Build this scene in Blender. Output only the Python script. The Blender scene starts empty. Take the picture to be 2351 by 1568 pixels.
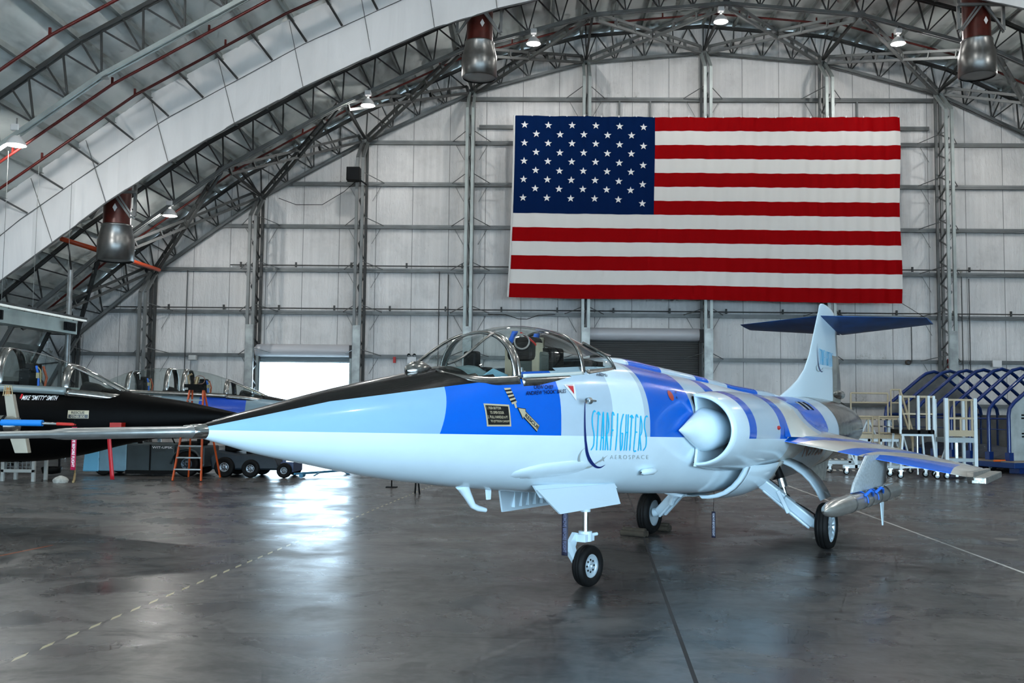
import bpy, bmesh, math, random
import numpy as np
from mathutils import Vector, Matrix, noise
R = math.radians
PI = math.pi
SC = bpy.context.scene
COL = SC.collection
random.seed(7)

# ------------------------------------------------------------------ camera
FPX, PIT, ROLL, YAW, CAMH = 2235.4, 0.0668, 0.0113, -0.0252, 1.9645
_cy, _sy = math.cos(YAW), math.sin(YAW)
FWD = Vector((_sy*math.cos(PIT), _cy*math.cos(PIT), math.sin(PIT)))
_r0 = Vector((_cy, -_sy, 0)); _u0 = _r0.cross(FWD)
RGT = _r0*math.cos(ROLL) + _u0*math.sin(ROLL)
UPV = -_r0*math.sin(ROLL) + _u0*math.cos(ROLL)
CAMP = Vector((0, 0, CAMH))
def ray(x, y): return (FWD*FPX + RGT*(x-1175.5) - UPV*(y-784)).normalized()
def hit(x, y, n, q):
    d = ray(x, y); return CAMP + d*((q-CAMP).dot(n)/d.dot(n))
def atY(x, y, Y): return hit(x, y, Vector((0,1,0)), Vector((0,Y,0)))
def onfloor(x, y, z=0): return hit(x, y, Vector((0,0,1)), Vector((0,0,z)))
cam = bpy.data.cameras.new('camera'); camo = bpy.data.objects.new('camera', cam); COL.objects.link(camo)
cam.sensor_width = 36; cam.lens = FPX/2351*36; cam.clip_end = 400
M3 = Matrix((RGT, UPV, -FWD)).transposed()
camo.matrix_world = Matrix.Translation(CAMP) @ M3.to_4x4()
SC.camera = camo

# ------------------------------------------------------------------ helpers
def tag(o, label=None, cat=None, group=None, kind=None):
    if label: o['label'] = label
    if cat: o['category'] = cat
    if group: o['group'] = group
    if kind: o['kind'] = kind
    return o
def empty(name, loc=(0,0,0), rz=0, label=None, cat=None, group=None):
    o = bpy.data.objects.new(name, None); COL.objects.link(o)
    o.location = loc; o.rotation_euler = (0,0,rz); o.empty_display_size = .2
    return tag(o, label, cat, group)
def copy_tree(o, parent=None):
    c = o.copy(); COL.objects.link(c)
    if parent: c.parent = parent
    for ch in list(o.children): copy_tree(ch, c)
    return c
class MB:
    def __init__(s): s.v=[]; s.f=[]; s.sm=[]
    def add(s, vs, fs, smooth=False):
        o=len(s.v); s.v += [tuple(p) for p in vs]; s.f += [tuple(i+o for i in f) for f in fs]; s.sm += [smooth]*len(fs); return s
    def box(s, lo, hi, rz=0, piv=None):
        x0,y0,z0=lo; x1,y1,z1=hi
        vs=[Vector(p) for p in ((x0,y0,z0),(x1,y0,z0),(x1,y1,z0),(x0,y1,z0),(x0,y0,z1),(x1,y0,z1),(x1,y1,z1),(x0,y1,z1))]
        if rz:
            c=Vector(piv) if piv else Vector(((x0+x1)/2,(y0+y1)/2,0)); m=Matrix.Rotation(rz,3,'Z'); vs=[c+m@(p-c) for p in vs]
        return s.add(vs, [(0,3,2,1),(4,5,6,7),(0,1,5,4),(1,2,6,5),(2,3,7,6),(3,0,4,7)])
    def bar(s, a, b, w=.06, h=None, up=(0,0,1)):
        a=Vector(a); b=Vector(b); h=h or w; d=(b-a).normalized(); u=Vector(up)
        if abs(d.dot(u))>.98: u=Vector((1,0,0))
        x=d.cross(u).normalized(); z=x.cross(d)
        vs=[p+x*(i*w/2)+z*(j*h/2) for p in (a,b) for i,j in ((-1,-1),(1,-1),(1,1),(-1,1))]
        return s.add(vs, [(0,1,2,3),(7,6,5,4),(0,4,5,1),(1,5,6,2),(2,6,7,3),(3,7,4,0)])
    def tube(s, pts, r=.02, n=8, cap=True):
        pts=[Vector(p) for p in pts]; rs = r if isinstance(r,(list,tuple)) else [r]*len(pts)
        rings=[]; prev=None
        for i,p in enumerate(pts):
            d=((pts[min(i+1,len(pts)-1)]-pts[max(i-1,0)])).normalized()
            if prev is None:
                u=Vector((0,0,1)) if abs(d.z)<.9 else Vector((1,0,0)); x=d.cross(u).normalized()
            else: x=(prev-d*prev.dot(d)).normalized()
            prev=x; y=d.cross(x)
            rings.append([p+(x*math.cos(2*PI*k/n)+y*math.sin(2*PI*k/n))*rs[i] for k in range(n)])
        return s.loft(rings, cap=cap)
    def loft(s, rings, closed=True, cap=False, smooth=True, skip=None):
        n=len(rings[0]); vs=[p for r_ in rings for p in r_]; fs=[]
        for i in range(len(rings)-1):
            for k in range(n if closed else n-1):
                if skip and skip(i,k): continue
                a=i*n+k; b=i*n+(k+1)%n; fs.append((a,b,b+n,a+n))
        s.add(vs,fs,smooth)
        if cap:
            s.add(rings[0],[tuple(range(n))[::-1]]); s.add(rings[-1],[tuple(range(n))])
        return s
    def lathe(s, prof, c, ax=(0,0,1), n=24, smooth=True, cap=False):
        # prof: [(dist along axis, radius)]
        c=Vector(c); ax=Vector(ax).normalized(); u=Vector((0,0,1)) if abs(ax.z)<.9 else Vector((1,0,0)); x=ax.cross(u).normalized(); y=ax.cross(x)
        return s.loft([[c+ax*t+(x*math.cos(2*PI*k/n)+y*math.sin(2*PI*k/n))*r for k in range(n)] for t,r in prof], cap=cap, smooth=smooth)
    def sheet(s, pts, thick, d=None):
        # convex or simple polygon given in order, extruded along d*thick
        pts=[Vector(p) for p in pts]; n=len(pts)
        if d is None:
            d=(pts[1]-pts[0]).cross(pts[2]-pts[1]).normalized()
        d=Vector(d).normalized()*thick
        vs=pts+[p+d for p in pts]
        return s.add(vs,[tuple(range(n))[::-1],tuple(range(n,2*n))]+[(i,(i+1)%n,(i+1)%n+n,i+n) for i in range(n)])
    def build(s, name, mat, parent=None, bevel=0, solid=0, mirror=False):
        me=bpy.data.meshes.new(name); me.from_pydata(s.v,[],s.f); me.validate(); me.update()
        for p,q in zip(me.polygons, s.sm): p.use_smooth=q
        bm=bmesh.new(); bm.from_mesh(me); bmesh.ops.recalc_face_normals(bm, faces=bm.faces); bm.to_mesh(me); bm.free()
        me.materials.append(mat)
        o=bpy.data.objects.new(name, me); COL.objects.link(o)
        if parent: o.parent=parent
        if bevel:
            b=o.modifiers.new('b','BEVEL'); b.width=bevel; b.segments=2; b.limit_method='ANGLE'
        if solid:
            b=o.modifiers.new('s','SOLIDIFY'); b.thickness=solid; b.offset=-1
        return o
def recenter(o):
    # put a single-mesh thing's origin at its base
    me=o.data; n=len(me.vertices); co=np.empty(n*3); me.vertices.foreach_get('co',co); co=co.reshape(-1,3)
    c=Vector(((co[:,0].min()+co[:,0].max())/2,(co[:,1].min()+co[:,1].max())/2,co[:,2].min()))
    me.transform(Matrix.Translation(-c)); o.location=o.location+c; return o

# ------------------------------------------------------------------ materials
MATS={}
def pm(name, col, rough=.5, metal=0, coat=0, noise_amt=0, noise_scale=5, emis=None, es=0, bump=0, bscale=40, alpha=None, aniso=None):
    if name in MATS: return MATS[name]
    m=bpy.data.materials.new(name); m.use_nodes=True; nt=m.node_tree; b=nt.nodes['Principled BSDF']
    b.inputs['Base Color'].default_value=(*col,1); b.inputs['Roughness'].default_value=rough; b.inputs['Metallic'].default_value=metal
    if coat: b.inputs['Coat Weight'].default_value=coat; b.inputs['Coat Roughness'].default_value=.06
    if emis: b.inputs['Emission Color'].default_value=(*emis,1); b.inputs['Emission Strength'].default_value=es
    if noise_amt or bump:
        tc=nt.nodes.new('ShaderNodeTexCoord'); no=nt.nodes.new('ShaderNodeTexNoise'); no.inputs['Scale'].default_value=noise_scale; no.inputs['Detail'].default_value=6
        nt.links.new(tc.outputs['Object'],no.inputs['Vector'])
        if noise_amt:
            mr=nt.nodes.new('ShaderNodeMapRange'); mr.inputs[1].default_value=.3; mr.inputs[2].default_value=.7; mr.inputs[3].default_value=1-noise_amt; mr.inputs[4].default_value=1+noise_amt*.5
            nt.links.new(no.outputs[0],mr.inputs[0])
            mx=nt.nodes.new('ShaderNodeMix'); mx.data_type='RGBA'; mx.blend_type='MULTIPLY'; mx.inputs[0].default_value=1
            mx.inputs[6].default_value=(*col,1); nt.links.new(mr.outputs[0],mx.inputs[7]); nt.links.new(mx.outputs[2],b.inputs['Base Color'])
        if bump:
            n2=nt.nodes.new('ShaderNodeTexNoise'); n2.inputs['Scale'].default_value=bscale; nt.links.new(tc.outputs['Object'],n2.inputs['Vector'])
            bp=nt.nodes.new('ShaderNodeBump'); bp.inputs['Strength'].default_value=bump; bp.inputs['Distance'].default_value=.02
            nt.links.new(n2.outputs[0],bp.inputs['Height']); nt.links.new(bp.outputs[0],b.inputs['Normal'])
    MATS[name]=m; return m
class NT:
    """small node-graph helper"""
    def __init__(s, m): s.nt=m.node_tree; s.b=s.nt.nodes['Principled BSDF']
    def n(s,t,**k):
        o=s.nt.nodes.new(t)
        for a,v in k.items(): setattr(o,a,v)
        return o
    def l(s,a,b): s.nt.links.new(a,b)
    def val(s,sock,v):
        if isinstance(v,(int,float)): sock.default_value=v
        elif isinstance(v,tuple): sock.default_value=v
        else: s.l(v,sock)
    def math(s,op,a,b=0,c=None,clamp=False):
        o=s.n('ShaderNodeMath',operation=op,use_clamp=clamp); s.val(o.inputs[0],a); s.val(o.inputs[1],b)
        if c is not None: s.val(o.inputs[2],c)
        return o.outputs[0]
    def mix(s,f,a,b,blend='MIX'):
        o=s.n('ShaderNodeMix',data_type='RGBA',blend_type=blend); s.val(o.inputs[0],f); s.val(o.inputs[6],a); s.val(o.inputs[7],b); return o.outputs[2]
    def coords(s,which='Object'):
        tc=s.n('ShaderNodeTexCoord'); sp=s.n('ShaderNodeSeparateXYZ'); s.l(tc.outputs[which],sp.inputs[0]); return tc.outputs[which],sp.outputs
    def noise(s,vec,scale=5,detail=4,rough=.55,stretch=None,dist=0):
        if stretch:
            mp=s.n('ShaderNodeMapping'); mp.inputs['Scale'].default_value=stretch; s.l(vec,mp.inputs['Vector']); vec=mp.outputs[0]
        o=s.n('ShaderNodeTexNoise'); o.inputs['Scale'].default_value=scale; o.inputs['Detail'].default_value=detail; o.inputs['Roughness'].default_value=rough; o.inputs['Distortion'].default_value=dist
        s.l(vec,o.inputs['Vector']); return o.outputs[0]
    def rng(s,v,a,b,c,d):
        o=s.n('ShaderNodeMapRange'); s.val(o.inputs[0],v)
        for i,x in zip((1,2,3,4),(a,b,c,d)): o.inputs[i].default_value=x
        return o.outputs[0]
    def ramp(s,fac,stops,const=True):
        o=s.n('ShaderNodeValToRGB'); cr=o.color_ramp; cr.interpolation='CONSTANT' if const else 'LINEAR'
        while len(cr.elements)>1: cr.elements.remove(cr.elements[-1])
        cr.elements[0].position=stops[0][0]; cr.elements[0].color=(*stops[0][1],1)
        for p,c in stops[1:]:
            e=cr.elements.new(p); e.color=(*c,1)
        s.val(o.inputs[0],fac); return o.outputs[0]
    def bump(s,h,strength=.3,dist=.02):
        o=s.n('ShaderNodeBump'); o.inputs['Strength'].default_value=strength; o.inputs['Distance'].default_value=dist; s.l(h,o.inputs['Height']); s.l(o.outputs[0],s.b.inputs['Normal'])
def newmat(name, rough=.5, metal=0):
    m=bpy.data.materials.new(name); m.use_nodes=True; g=NT(m); g.b.inputs['Roughness'].default_value=rough; g.b.inputs['Metallic'].default_value=metal; return m,g
def glassmat(name, tint=(.8,.85,.85), refl=1.0, rough=.02, ior=1.5):
    m=bpy.data.materials.new(name); m.use_nodes=True; nt=m.node_tree; nt.nodes.clear()
    out=nt.nodes.new('ShaderNodeOutputMaterial'); t=nt.nodes.new('ShaderNodeBsdfTransparent'); t.inputs[0].default_value=(*tint,1)
    g=nt.nodes.new('ShaderNodeBsdfGlossy'); g.inputs['Roughness'].default_value=rough; g.inputs[0].default_value=(refl,refl,refl,1)
    f=nt.nodes.new('ShaderNodeFresnel'); geo=nt.nodes.new('ShaderNodeNewGeometry'); mm=nt.nodes.new('ShaderNodeMapRange'); nt.links.new(geo.outputs['Backfacing'],mm.inputs[0]); mm.inputs[3].default_value=ior; mm.inputs[4].default_value=1/ior; nt.links.new(mm.outputs[0],f.inputs[0])
    mx=nt.nodes.new('ShaderNodeMixShader'); nt.links.new(f.outputs[0],mx.inputs[0]); nt.links.new(t.outputs[0],mx.inputs[1]); nt.links.new(g.outputs[0],mx.inputs[2]); nt.links.new(mx.outputs[0],out.inputs[0]); return m

def text_mesh(body, bold=0.0, font_shear=0, spacing=1.0, res=3, align='LEFT'):
    cu=bpy.data.curves.new('t','FONT'); cu.body=body; cu.size=1; cu.offset=bold; cu.shear=font_shear; cu.space_character=spacing; cu.resolution_u=res; cu.align_x=align
    o=bpy.data.objects.new('t',cu); COL.objects.link(o)
    dg=bpy.context.evaluated_depsgraph_get(); dg.update(); me=bpy.data.meshes.new_from_object(o.evaluated_get(dg))
    bm=bmesh.new(); bm.from_mesh(me); bmesh.ops.triangulate(bm, faces=bm.faces); bmesh.ops.remove_doubles(bm, verts=bm.verts, dist=1e-5)
    vs=[(v.co.x,v.co.y) for v in bm.verts]; fs=[tuple(v.index for v in f.verts) for f in bm.faces]
    bm.free(); bpy.data.objects.remove(o); bpy.data.curves.remove(cu); bpy.data.meshes.remove(me)
    xs=[p[0] for p in vs]; ys=[p[1] for p in vs]; x0,x1,y0,y1=min(xs),max(xs),min(ys),max(ys)
    return [((x-x0)/(x1-x0),(y-y0)/(y1-y0)) for x,y in vs], fs
def flatmesh(name, vs2, fs, fmap, mat, parent=None, sub=0):
    """vs2: 2-D points in 0..1 or any units; fmap maps (a,b) to 3-D"""
    me=bpy.data.meshes.new(name)
    me.from_pydata([(a,b,0) for a,b in vs2],[],fs)
    if sub:
        bm=bmesh.new(); bm.from_mesh(me)
        for _ in range(sub): 
            bmesh.ops.subdivide_edges(bm, edges=bm.edges, cuts=1, use_grid_fill=True)
        bmesh.ops.triangulate(bm, faces=bm.faces); bm.to_mesh(me); bm.free()
    for v in me.vertices: v.co=Vector(fmap(v.co.x,v.co.y))
    me.update(); me.materials.append(mat); o=bpy.data.objects.new(name,me); COL.objects.link(o)
    if parent: o.parent=parent
    return o
# =================================================================== HALL
XC=7.7
NB=[(0,18.65),(5.5,18.17),(10.83,16.7),(15.83,14.36),(20.7,11.63),(25.65,8.07),(29.2,5.07),(31.9,0.0)]
CH=[(-a,b) for a,b in NB[::-1][:-1]]+NB           # bottom chord, relative to XC
def offset(poly, d):
    out=[]
    for i,(x,z) in enumerate(poly):
        a=poly[max(i-1,0)]; b=poly[min(i+1,len(poly)-1)]
        tx,tz=b[0]-a[0],b[1]-a[1]; l=math.hypot(tx,tz); out.append((x-tz/l*d, max(z+tx/l*d,0)))
    out[0]=(out[0][0],0); out[-1]=(out[-1][0],0); return out
TOPC=offset(CH,1.28); ROOF=offset(CH,1.56); PUR=offset(CH,1.42)
def interp(poly,x):
    for (x0,z0),(x1,z1) in zip(poly,poly[1:]):
        if x0<=x<=x1: return z0+(z1-z0)*(x-x0)/(x1-x0)
    return 0
def resample(poly, step):
    out=[]; 
    for (x0,z0),(x1,z1) in zip(poly,poly[1:]):
        n=max(1,round(math.hypot(x1-x0,z1-z0)/step))
        out += [(x0+(x1-x0)*k/n, z0+(z1-z0)*k/n) for k in range(n)]
    return out+[poly[-1]]
steel=pm('steel_grey',(.17,.18,.18),.5,.3,noise_amt=.25,noise_scale=1.5)
steel_d=pm('steel_dark',(.055,.058,.058),.6,.2,noise_amt=.2,noise_scale=1.5)
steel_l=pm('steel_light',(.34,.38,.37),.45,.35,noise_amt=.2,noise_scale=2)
redpipe=pm('red_pipe',(.085,.006,.004),.45,.1)
TY=[45.0,39.35,33.7,28.05]; BACKY=45.28

# ---- wall material: sagging vinyl insulation facing
m_wall,g=newmat('vinyl_wall',.5)
vec,xyz=g.coords()
seam=g.math('ABSOLUTE',g.math('SUBTRACT',g.math('FRACT',g.math('MULTIPLY',g.math('ADD',xyz[0],40.3),1/1.72)),.5))
seaml=g.rng(seam,.488,.497,0,1)
streak=g.noise(vec,1.1,3,.6,(5.0,1,.10)); blot=g.noise(vec,.35,4,.5); wr=g.noise(vec,2.2,4,.6,(2.2,1,.7),1.2)
base=g.mix(g.rng(blot,.35,.65,0,1),(.64,.625,.61,1),(.79,.77,.755,1))
base=g.mix(g.rng(streak,.3,.7,0,.35),base,(.44,.43,.42,1))
# dark mildew specks, denser right under every girt
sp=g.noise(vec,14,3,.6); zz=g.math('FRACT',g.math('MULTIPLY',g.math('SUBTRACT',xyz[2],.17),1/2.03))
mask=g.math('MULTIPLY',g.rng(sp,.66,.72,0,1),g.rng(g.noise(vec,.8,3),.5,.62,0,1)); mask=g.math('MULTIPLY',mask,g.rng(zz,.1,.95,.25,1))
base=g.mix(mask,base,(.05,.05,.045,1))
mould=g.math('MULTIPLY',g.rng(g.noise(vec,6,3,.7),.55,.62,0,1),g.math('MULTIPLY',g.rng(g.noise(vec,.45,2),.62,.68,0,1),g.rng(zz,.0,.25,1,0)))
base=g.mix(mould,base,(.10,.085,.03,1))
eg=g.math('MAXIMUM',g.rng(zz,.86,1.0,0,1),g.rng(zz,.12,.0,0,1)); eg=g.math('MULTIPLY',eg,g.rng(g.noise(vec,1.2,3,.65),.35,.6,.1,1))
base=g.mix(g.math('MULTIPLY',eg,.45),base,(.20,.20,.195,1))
base=g.mix(g.math('MULTIPLY',g.rng(g.noise(vec,.9,3,.7),.5,.7,0,1),.22),base,(.25,.25,.245,1))
base=g.mix(g.math('MULTIPLY',seaml,.75),base,(.08,.08,.08,1))
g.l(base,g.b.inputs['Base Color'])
rib=g.math('SINE',g.math('MULTIPLY',xyz[0],2*PI/.30))
h=g.math('ADD',g.math('MULTIPLY',wr,1.1),g.math('ADD',g.math('MULTIPLY',rib,.03),g.math('MULTIPLY',g.noise(vec,1.6,3,.6,(7,1,.25)),.35)))
h=g.math('SUBTRACT',h,g.math('MULTIPLY',seaml,.4)); g.bump(h,.55,.06)
# ---- roof insulation
m_roof,g=newmat('vinyl_roof',.5)
vec,xyz=g.coords()
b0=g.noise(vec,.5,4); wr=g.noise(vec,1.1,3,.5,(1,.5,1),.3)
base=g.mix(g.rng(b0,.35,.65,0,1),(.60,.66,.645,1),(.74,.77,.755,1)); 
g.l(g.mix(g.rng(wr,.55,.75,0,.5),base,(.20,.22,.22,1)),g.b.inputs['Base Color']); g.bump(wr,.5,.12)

# ---- back wall with the two roll-up door openings
def wtop(x): return interp(ROOF,x-XC)+.22
D1=(-12.95,-8.59,4.35); D2=(2.30,7.52,5.05)
mb=MB()
xs=sorted(set([round(-25.8+.6*i,3) for i in range(112)]+[D1[0],D1[1],D2[0],D2[1],XC]))
for x0,x1 in zip(xs,xs[1:]):
    xm=(x0+x1)/2; z0=0
    for d in (D1,D2):
        if d[0]<xm<d[1]: z0=d[2]
    mb.add([(x0,BACKY,z0),(x1,BACKY,z0),(x1,BACKY,max(wtop(x1)-.02,z0)),(x0,BACKY,max(wtop(x0)-.02,z0)),(x0,BACKY+.25,z0),(x1,BACKY+.25,z0),(x1,BACKY+.25,max(wtop(x1)-.02,z0)),(x0,BACKY+.25,max(wtop(x0)-.02,z0))],
      [(0,1,2,3),(7,6,5,4),(0,4,5,1)])
for d in (D1,D2):
    for s in (0,1): mb.add([(d[s],BACKY,0),(d[s],BACKY+.25,0),(d[s],BACKY+.25,d[2]),(d[s],BACKY,d[2])],[(0,1,2,3)])
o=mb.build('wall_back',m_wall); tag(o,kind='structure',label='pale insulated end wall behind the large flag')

# ---- vault: insulation billows down between purlins
pp=resample(PUR,1.55); prel=[]
mb=MB(); rings=[]
arc=[]
for (x0,z0),(x1,z1) in zip(pp,pp[1:]):
    nx,nz=-(z1-z0),(x1-x0); l=math.hypot(nx,nz); nx/=l; nz/=l
    for k in range(6):
        t=k/6; s=.15*4*t*(1-t)*.8-.16; arc.append((x0+(x1-x0)*t-nx*s, z0+(z1-z0)*t-nz*s))
arc.append(pp[-1])
ys=[-9+i*1.13 for i in range(49)]
for y in ys:
    yy=min(y,BACKY+.25)
    rings.append([(XC+x+ .0, yy, max(z,0)+(.05*math.sin(y*1.1+i*1.7) if i%6 and z>.5 else 0)) for i,(x,z) in enumerate(arc)])
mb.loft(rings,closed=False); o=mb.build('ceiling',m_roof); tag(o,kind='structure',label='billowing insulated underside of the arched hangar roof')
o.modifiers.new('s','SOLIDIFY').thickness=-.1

# ---- floor
m_floor,g=newmat('polished_concrete',.2)
vec,xyz=g.coords()
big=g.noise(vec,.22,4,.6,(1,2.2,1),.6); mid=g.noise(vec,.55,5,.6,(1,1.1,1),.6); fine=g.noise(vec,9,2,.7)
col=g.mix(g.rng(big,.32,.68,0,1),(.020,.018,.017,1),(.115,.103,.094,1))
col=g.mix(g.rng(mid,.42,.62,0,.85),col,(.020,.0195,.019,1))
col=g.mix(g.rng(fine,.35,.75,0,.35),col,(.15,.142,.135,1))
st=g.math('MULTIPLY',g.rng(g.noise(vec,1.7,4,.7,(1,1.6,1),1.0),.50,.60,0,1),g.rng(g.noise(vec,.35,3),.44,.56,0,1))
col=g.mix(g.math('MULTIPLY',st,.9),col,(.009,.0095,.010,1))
def vline(x0,y0,k,w,ya=-99,yb=99):
    d=g.math('ABSOLUTE',g.math('SUBTRACT',xyz[0],g.math('ADD',g.math('MULTIPLY',xyz[1],k),x0-k*y0)))
    f=g.math('LESS_THAN',d,w)
    if ya>-99: f=g.math('MULTIPLY',f,g.math('GREATER_THAN',xyz[1],ya))
    if yb<99: f=g.math('MULTIPLY',f,g.math('LESS_THAN',xyz[1],yb))
    return f
def hline(y0,w): return g.math('LESS_THAN',g.math('ABSOLUTE',g.math('SUBTRACT',xyz[1],y0)),w)
for y0 in (2.76,8.43,14.1,19.75,25.4): col=g.mix(g.math('MULTIPLY',hline(y0,.016),.85),col,(.012,.012,.012,1))
col=g.mix(g.math('MULTIPLY',vline(1.17,7.17,.062,.017),1.0),col,(.003,.002,.002,1))
col=g.mix(vline(6.01,12.27,.0411,.022),col,(.62,.60,.56,1))
rope=vline(-3.97,7.3,.0845,.02)
tw=g.math('LESS_THAN',g.math('FRACT',g.math('ADD',g.math('MULTIPLY',xyz[1],2.1),g.math('MULTIPLY',xyz[0],8.0))),.5)
col=g.mix(rope,col,g.mix(tw,(.02,.02,.02,1),(.45,.40,.24,1)))
col=g.mix(vline(-6.79,12.37,.19,.02,11,13.35),col,(.38,.09,.03,1))
# round drain cover
dd=g.math('SQRT',g.math('ADD',g.math('POWER',g.math('SUBTRACT',xyz[0],7.31),2),g.math('POWER',g.math('SUBTRACT',xyz[1],15.45),2)))
col=g.mix(g.math('MULTIPLY',g.math('LESS_THAN',dd,.17),.5),col,(.30,.28,.25,1))
g.l(col,g.b.inputs['Base Color'])
jm=g.math('MAXIMUM',vline(1.17,7.17,.062,.017),vline(6.01,12.27,.0411,.022)); g.l(g.math('MAXIMUM',g.rng(g.noise(vec,.8,5,.65,(1,1.1,1),.4),.35,.65,.21,.42),g.math('MULTIPLY',jm,.8)),g.b.inputs['Roughness'])
g.b.inputs['Specular IOR Level'].default_value=.7
g.bump(fine,.035,.008)
mb=MB(); mb.add([(-26,-9,0),(41.5,-9,0),(41.5,BACKY+.3,0),(-26,BACKY+.3,0)],[(0,1,2,3)])
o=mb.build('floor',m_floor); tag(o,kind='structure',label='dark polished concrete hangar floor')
mb=MB(); mb.box((-60,BACKY+.3,-.3),(70,110,-.02)); mb.box((-60,-60,-.3),(70,-9,-.02))
o=mb.build('ground_outside',pm('apron',(.55,.55,.54),.8)); tag(o,kind='structure')

# ---- roof trusses
def truss(y, label, covered=False):
    t=empty('roof_truss',(XC,y,0),0,label,'roof truss','arched lattice trusses spanning the hall')
    def P(q): return (q[0],0,q[1])
    # double-angle chords with a gap, webs between
    bot=CH; top=TOPC
    m=MB()
    for a,b in zip(bot,bot[1:]):
        for s in (-.075,.075):
            m.bar((a[0],s,a[1]),(b[0],s,b[1]),.06,.13)
    m.build('bottom_chord',steel_l if y<30 else steel,t)  # nearest truss: a bright highlight is put into a lighter steel colour
    m=MB()
    for a,b in zip(top,top[1:]):
        for s in (-.07,.07): m.bar((a[0],s,a[1]),(b[0],s,b[1]),.05,.12)
    m.build('top_chord',steel_d,t)
    m=MB()
    for i in range(len(bot)-1):
        n=max(2,round(math.hypot(bot[i+1][0]-bot[i][0],bot[i+1][1]-bot[i][1])/1.35))
        for k in range(n):
            def lb(s): return (bot[i][0]+(bot[i+1][0]-bot[i][0])*s, bot[i][1]+(bot[i+1][1]-bot[i][1])*s)
            def lt(s): return (top[i][0]+(top[i+1][0]-top[i][0])*s, top[i][1]+(top[i+1][1]-top[i][1])*s)
            a=lb(k/n); b=lt((k+.5)/n); c=lb((k+1)/n); d=lt(k/n)
            m.bar(P(a),P(b),.055); m.bar(P(b),P(c),.055); m.bar(P(a),P(d),.05)
    m.build('web_lattice',steel_d,t)
    for q in bot[1:-1]:
        m=MB(); m.add([(q[0]-.22,-.01,q[1]-.1),(q[0]+.22,-.01,q[1]-.1),(q[0]+.12,-.01,q[1]+.2),(q[0]-.12,-.01,q[1]+.2)],[(0,1,2,3)]); m.build('gusset_plate',steel,t,solid=.02)
    return t
truss(44.95,'grey arched lattice truss tight against the flag wall')
truss(TY[1],'grey arched lattice truss carrying the pendant lamps near the flag wall')
truss(TY[2],'arched lattice truss wrapped by the white draft curtain')
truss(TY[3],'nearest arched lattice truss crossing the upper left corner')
# X braces and struts between the first two trusses
def laced(mb,a,b,w=.10,gap=.15):
    a=Vector(a); b=Vector(b); d=(b-a).normalized(); up=Vector((0,0,1)); s=d.cross(up).normalized(); q=s.cross(d)
    for k in (-1,1): mb.bar(a+q*k*gap,b+q*k*gap,.10,.11)
    L=(b-a).length; n=max(2,int(L/1.1))
    for i in range(n+1): c=a+d*(L*i/n); mb.bar(c-q*gap,c+q*gap,.16,.05,up=d)
grp='crossed channel braces between the two rear trusses'
for i in range(1,len(CH)-2):
    (x0,z0),(x1,z1)=CH[i],CH[i+1]
    ix=.2; mb=MB(); laced(mb,(XC+x0+ix,44.5,z0),(XC+x1-ix,39.6,z1)); laced(mb,(XC+x1-ix,44.5,z1),(XC+x0+ix,39.6,z0))
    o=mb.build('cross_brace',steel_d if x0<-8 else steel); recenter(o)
    side='left of' if (x0+x1)/2<0 else 'right of'; n=abs(i-6.5)
    tag(o,'slotted grey X brace between rear trusses, bay %s %s the roof peak'%({0:'first',1:'second',2:'third',3:'fourth',4:'fifth',5:'sixth'}.get(int(n),'next'),side),'roof brace',grp)
for i in range(1,len(CH)-1):
    x,z=CH[i]; mb=MB()
    mb.bar((XC+x,44.7,z+.1),(XC+x,39.6,z+.1),.10); mb.bar((XC+x,44.7,z+.1),(XC+x*1.03,42.2,z+1.1),.06); mb.bar((XC+x,39.6,z+.1),(XC+x*1.03,42.2,z+1.1),.06)
    o=mb.build('roof_strut',steel_d); recenter(o); tag(o,'dark strut linking the rear trusses at a lower chord joint','roof strut','struts between the two rear trusses')

# ---- purlins
for (x,z) in pp[1:-1]:
    if z<1: continue
    if x<-27 or x>27: pass
    mb=MB(); nx=-x; 
    mb.box((XC+x-.04,-9,z-.10),(XC+x+.04,45.2,z+.10)); mb.box((XC+x-.04,-9,z-.11),(XC+x+.10*(1 if x<0 else -1),45.2,z-.09))
    o=mb.build('roof_purlin',steel_l); recenter(o)
    tag(o,'long grey steel purlin running from front to back under the roof','roof purlin','parallel roof purlins')
# flange braces at the curtain
# ---- curtain over third truss
m_curt,g=newmat('white_curtain',.6)
vec,xyz=g.coords(); nn=g.noise(vec,.6,5,.6,(1,1,.3),.8)
g.l(g.mix(g.rng(nn,.3,.7,0,1),(.72,.71,.705,1),(.84,.83,.825,1)),g.b.inputs['Base Color']); g.bump(nn,.35,.1)
low=[(-28.6,4.2),(-26.65,6.03),(-24.7,7.52),(-22.86,8.95),(-20.7,10.4),(-18.4,11.8),(-16,13.1),(-13.6,14.25),(-11.4,15.25),(-9.2,15.95),(-7.35,16.38),(-4,16.85),(0,17.05)]
low=low+[(-a,b) for a,b in low[::-1][1:]]
CRE=offset(CH,.35)
cx=resample(low,.45)
mb=MB(); rings=[[],[],[],[]]
yc=TY[2]-.22
for i,(x,z) in enumerate(cx):
    wv=.035*math.sin(i*.9)+.02*math.sin(i*2.3)
    zc=interp(CRE,x); zt=interp(ROOF,x)-.12
    rings[0].append((XC+x,yc+wv-.02,z)); rings[1].append((XC+x,yc+wv,zc)); rings[2].append((XC+x,yc+.02,zc+.05)); rings[3].append((XC+x,yc+.05,max(zt,zc+.1)))
mb.loft(rings,closed=False,smooth=False); o=mb.build('draft_curtain',m_curt,solid=.015)
cur=o; recenter(cur); tag(cur,'long white fabric draft curtain following the roof arch','curtain')
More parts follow.
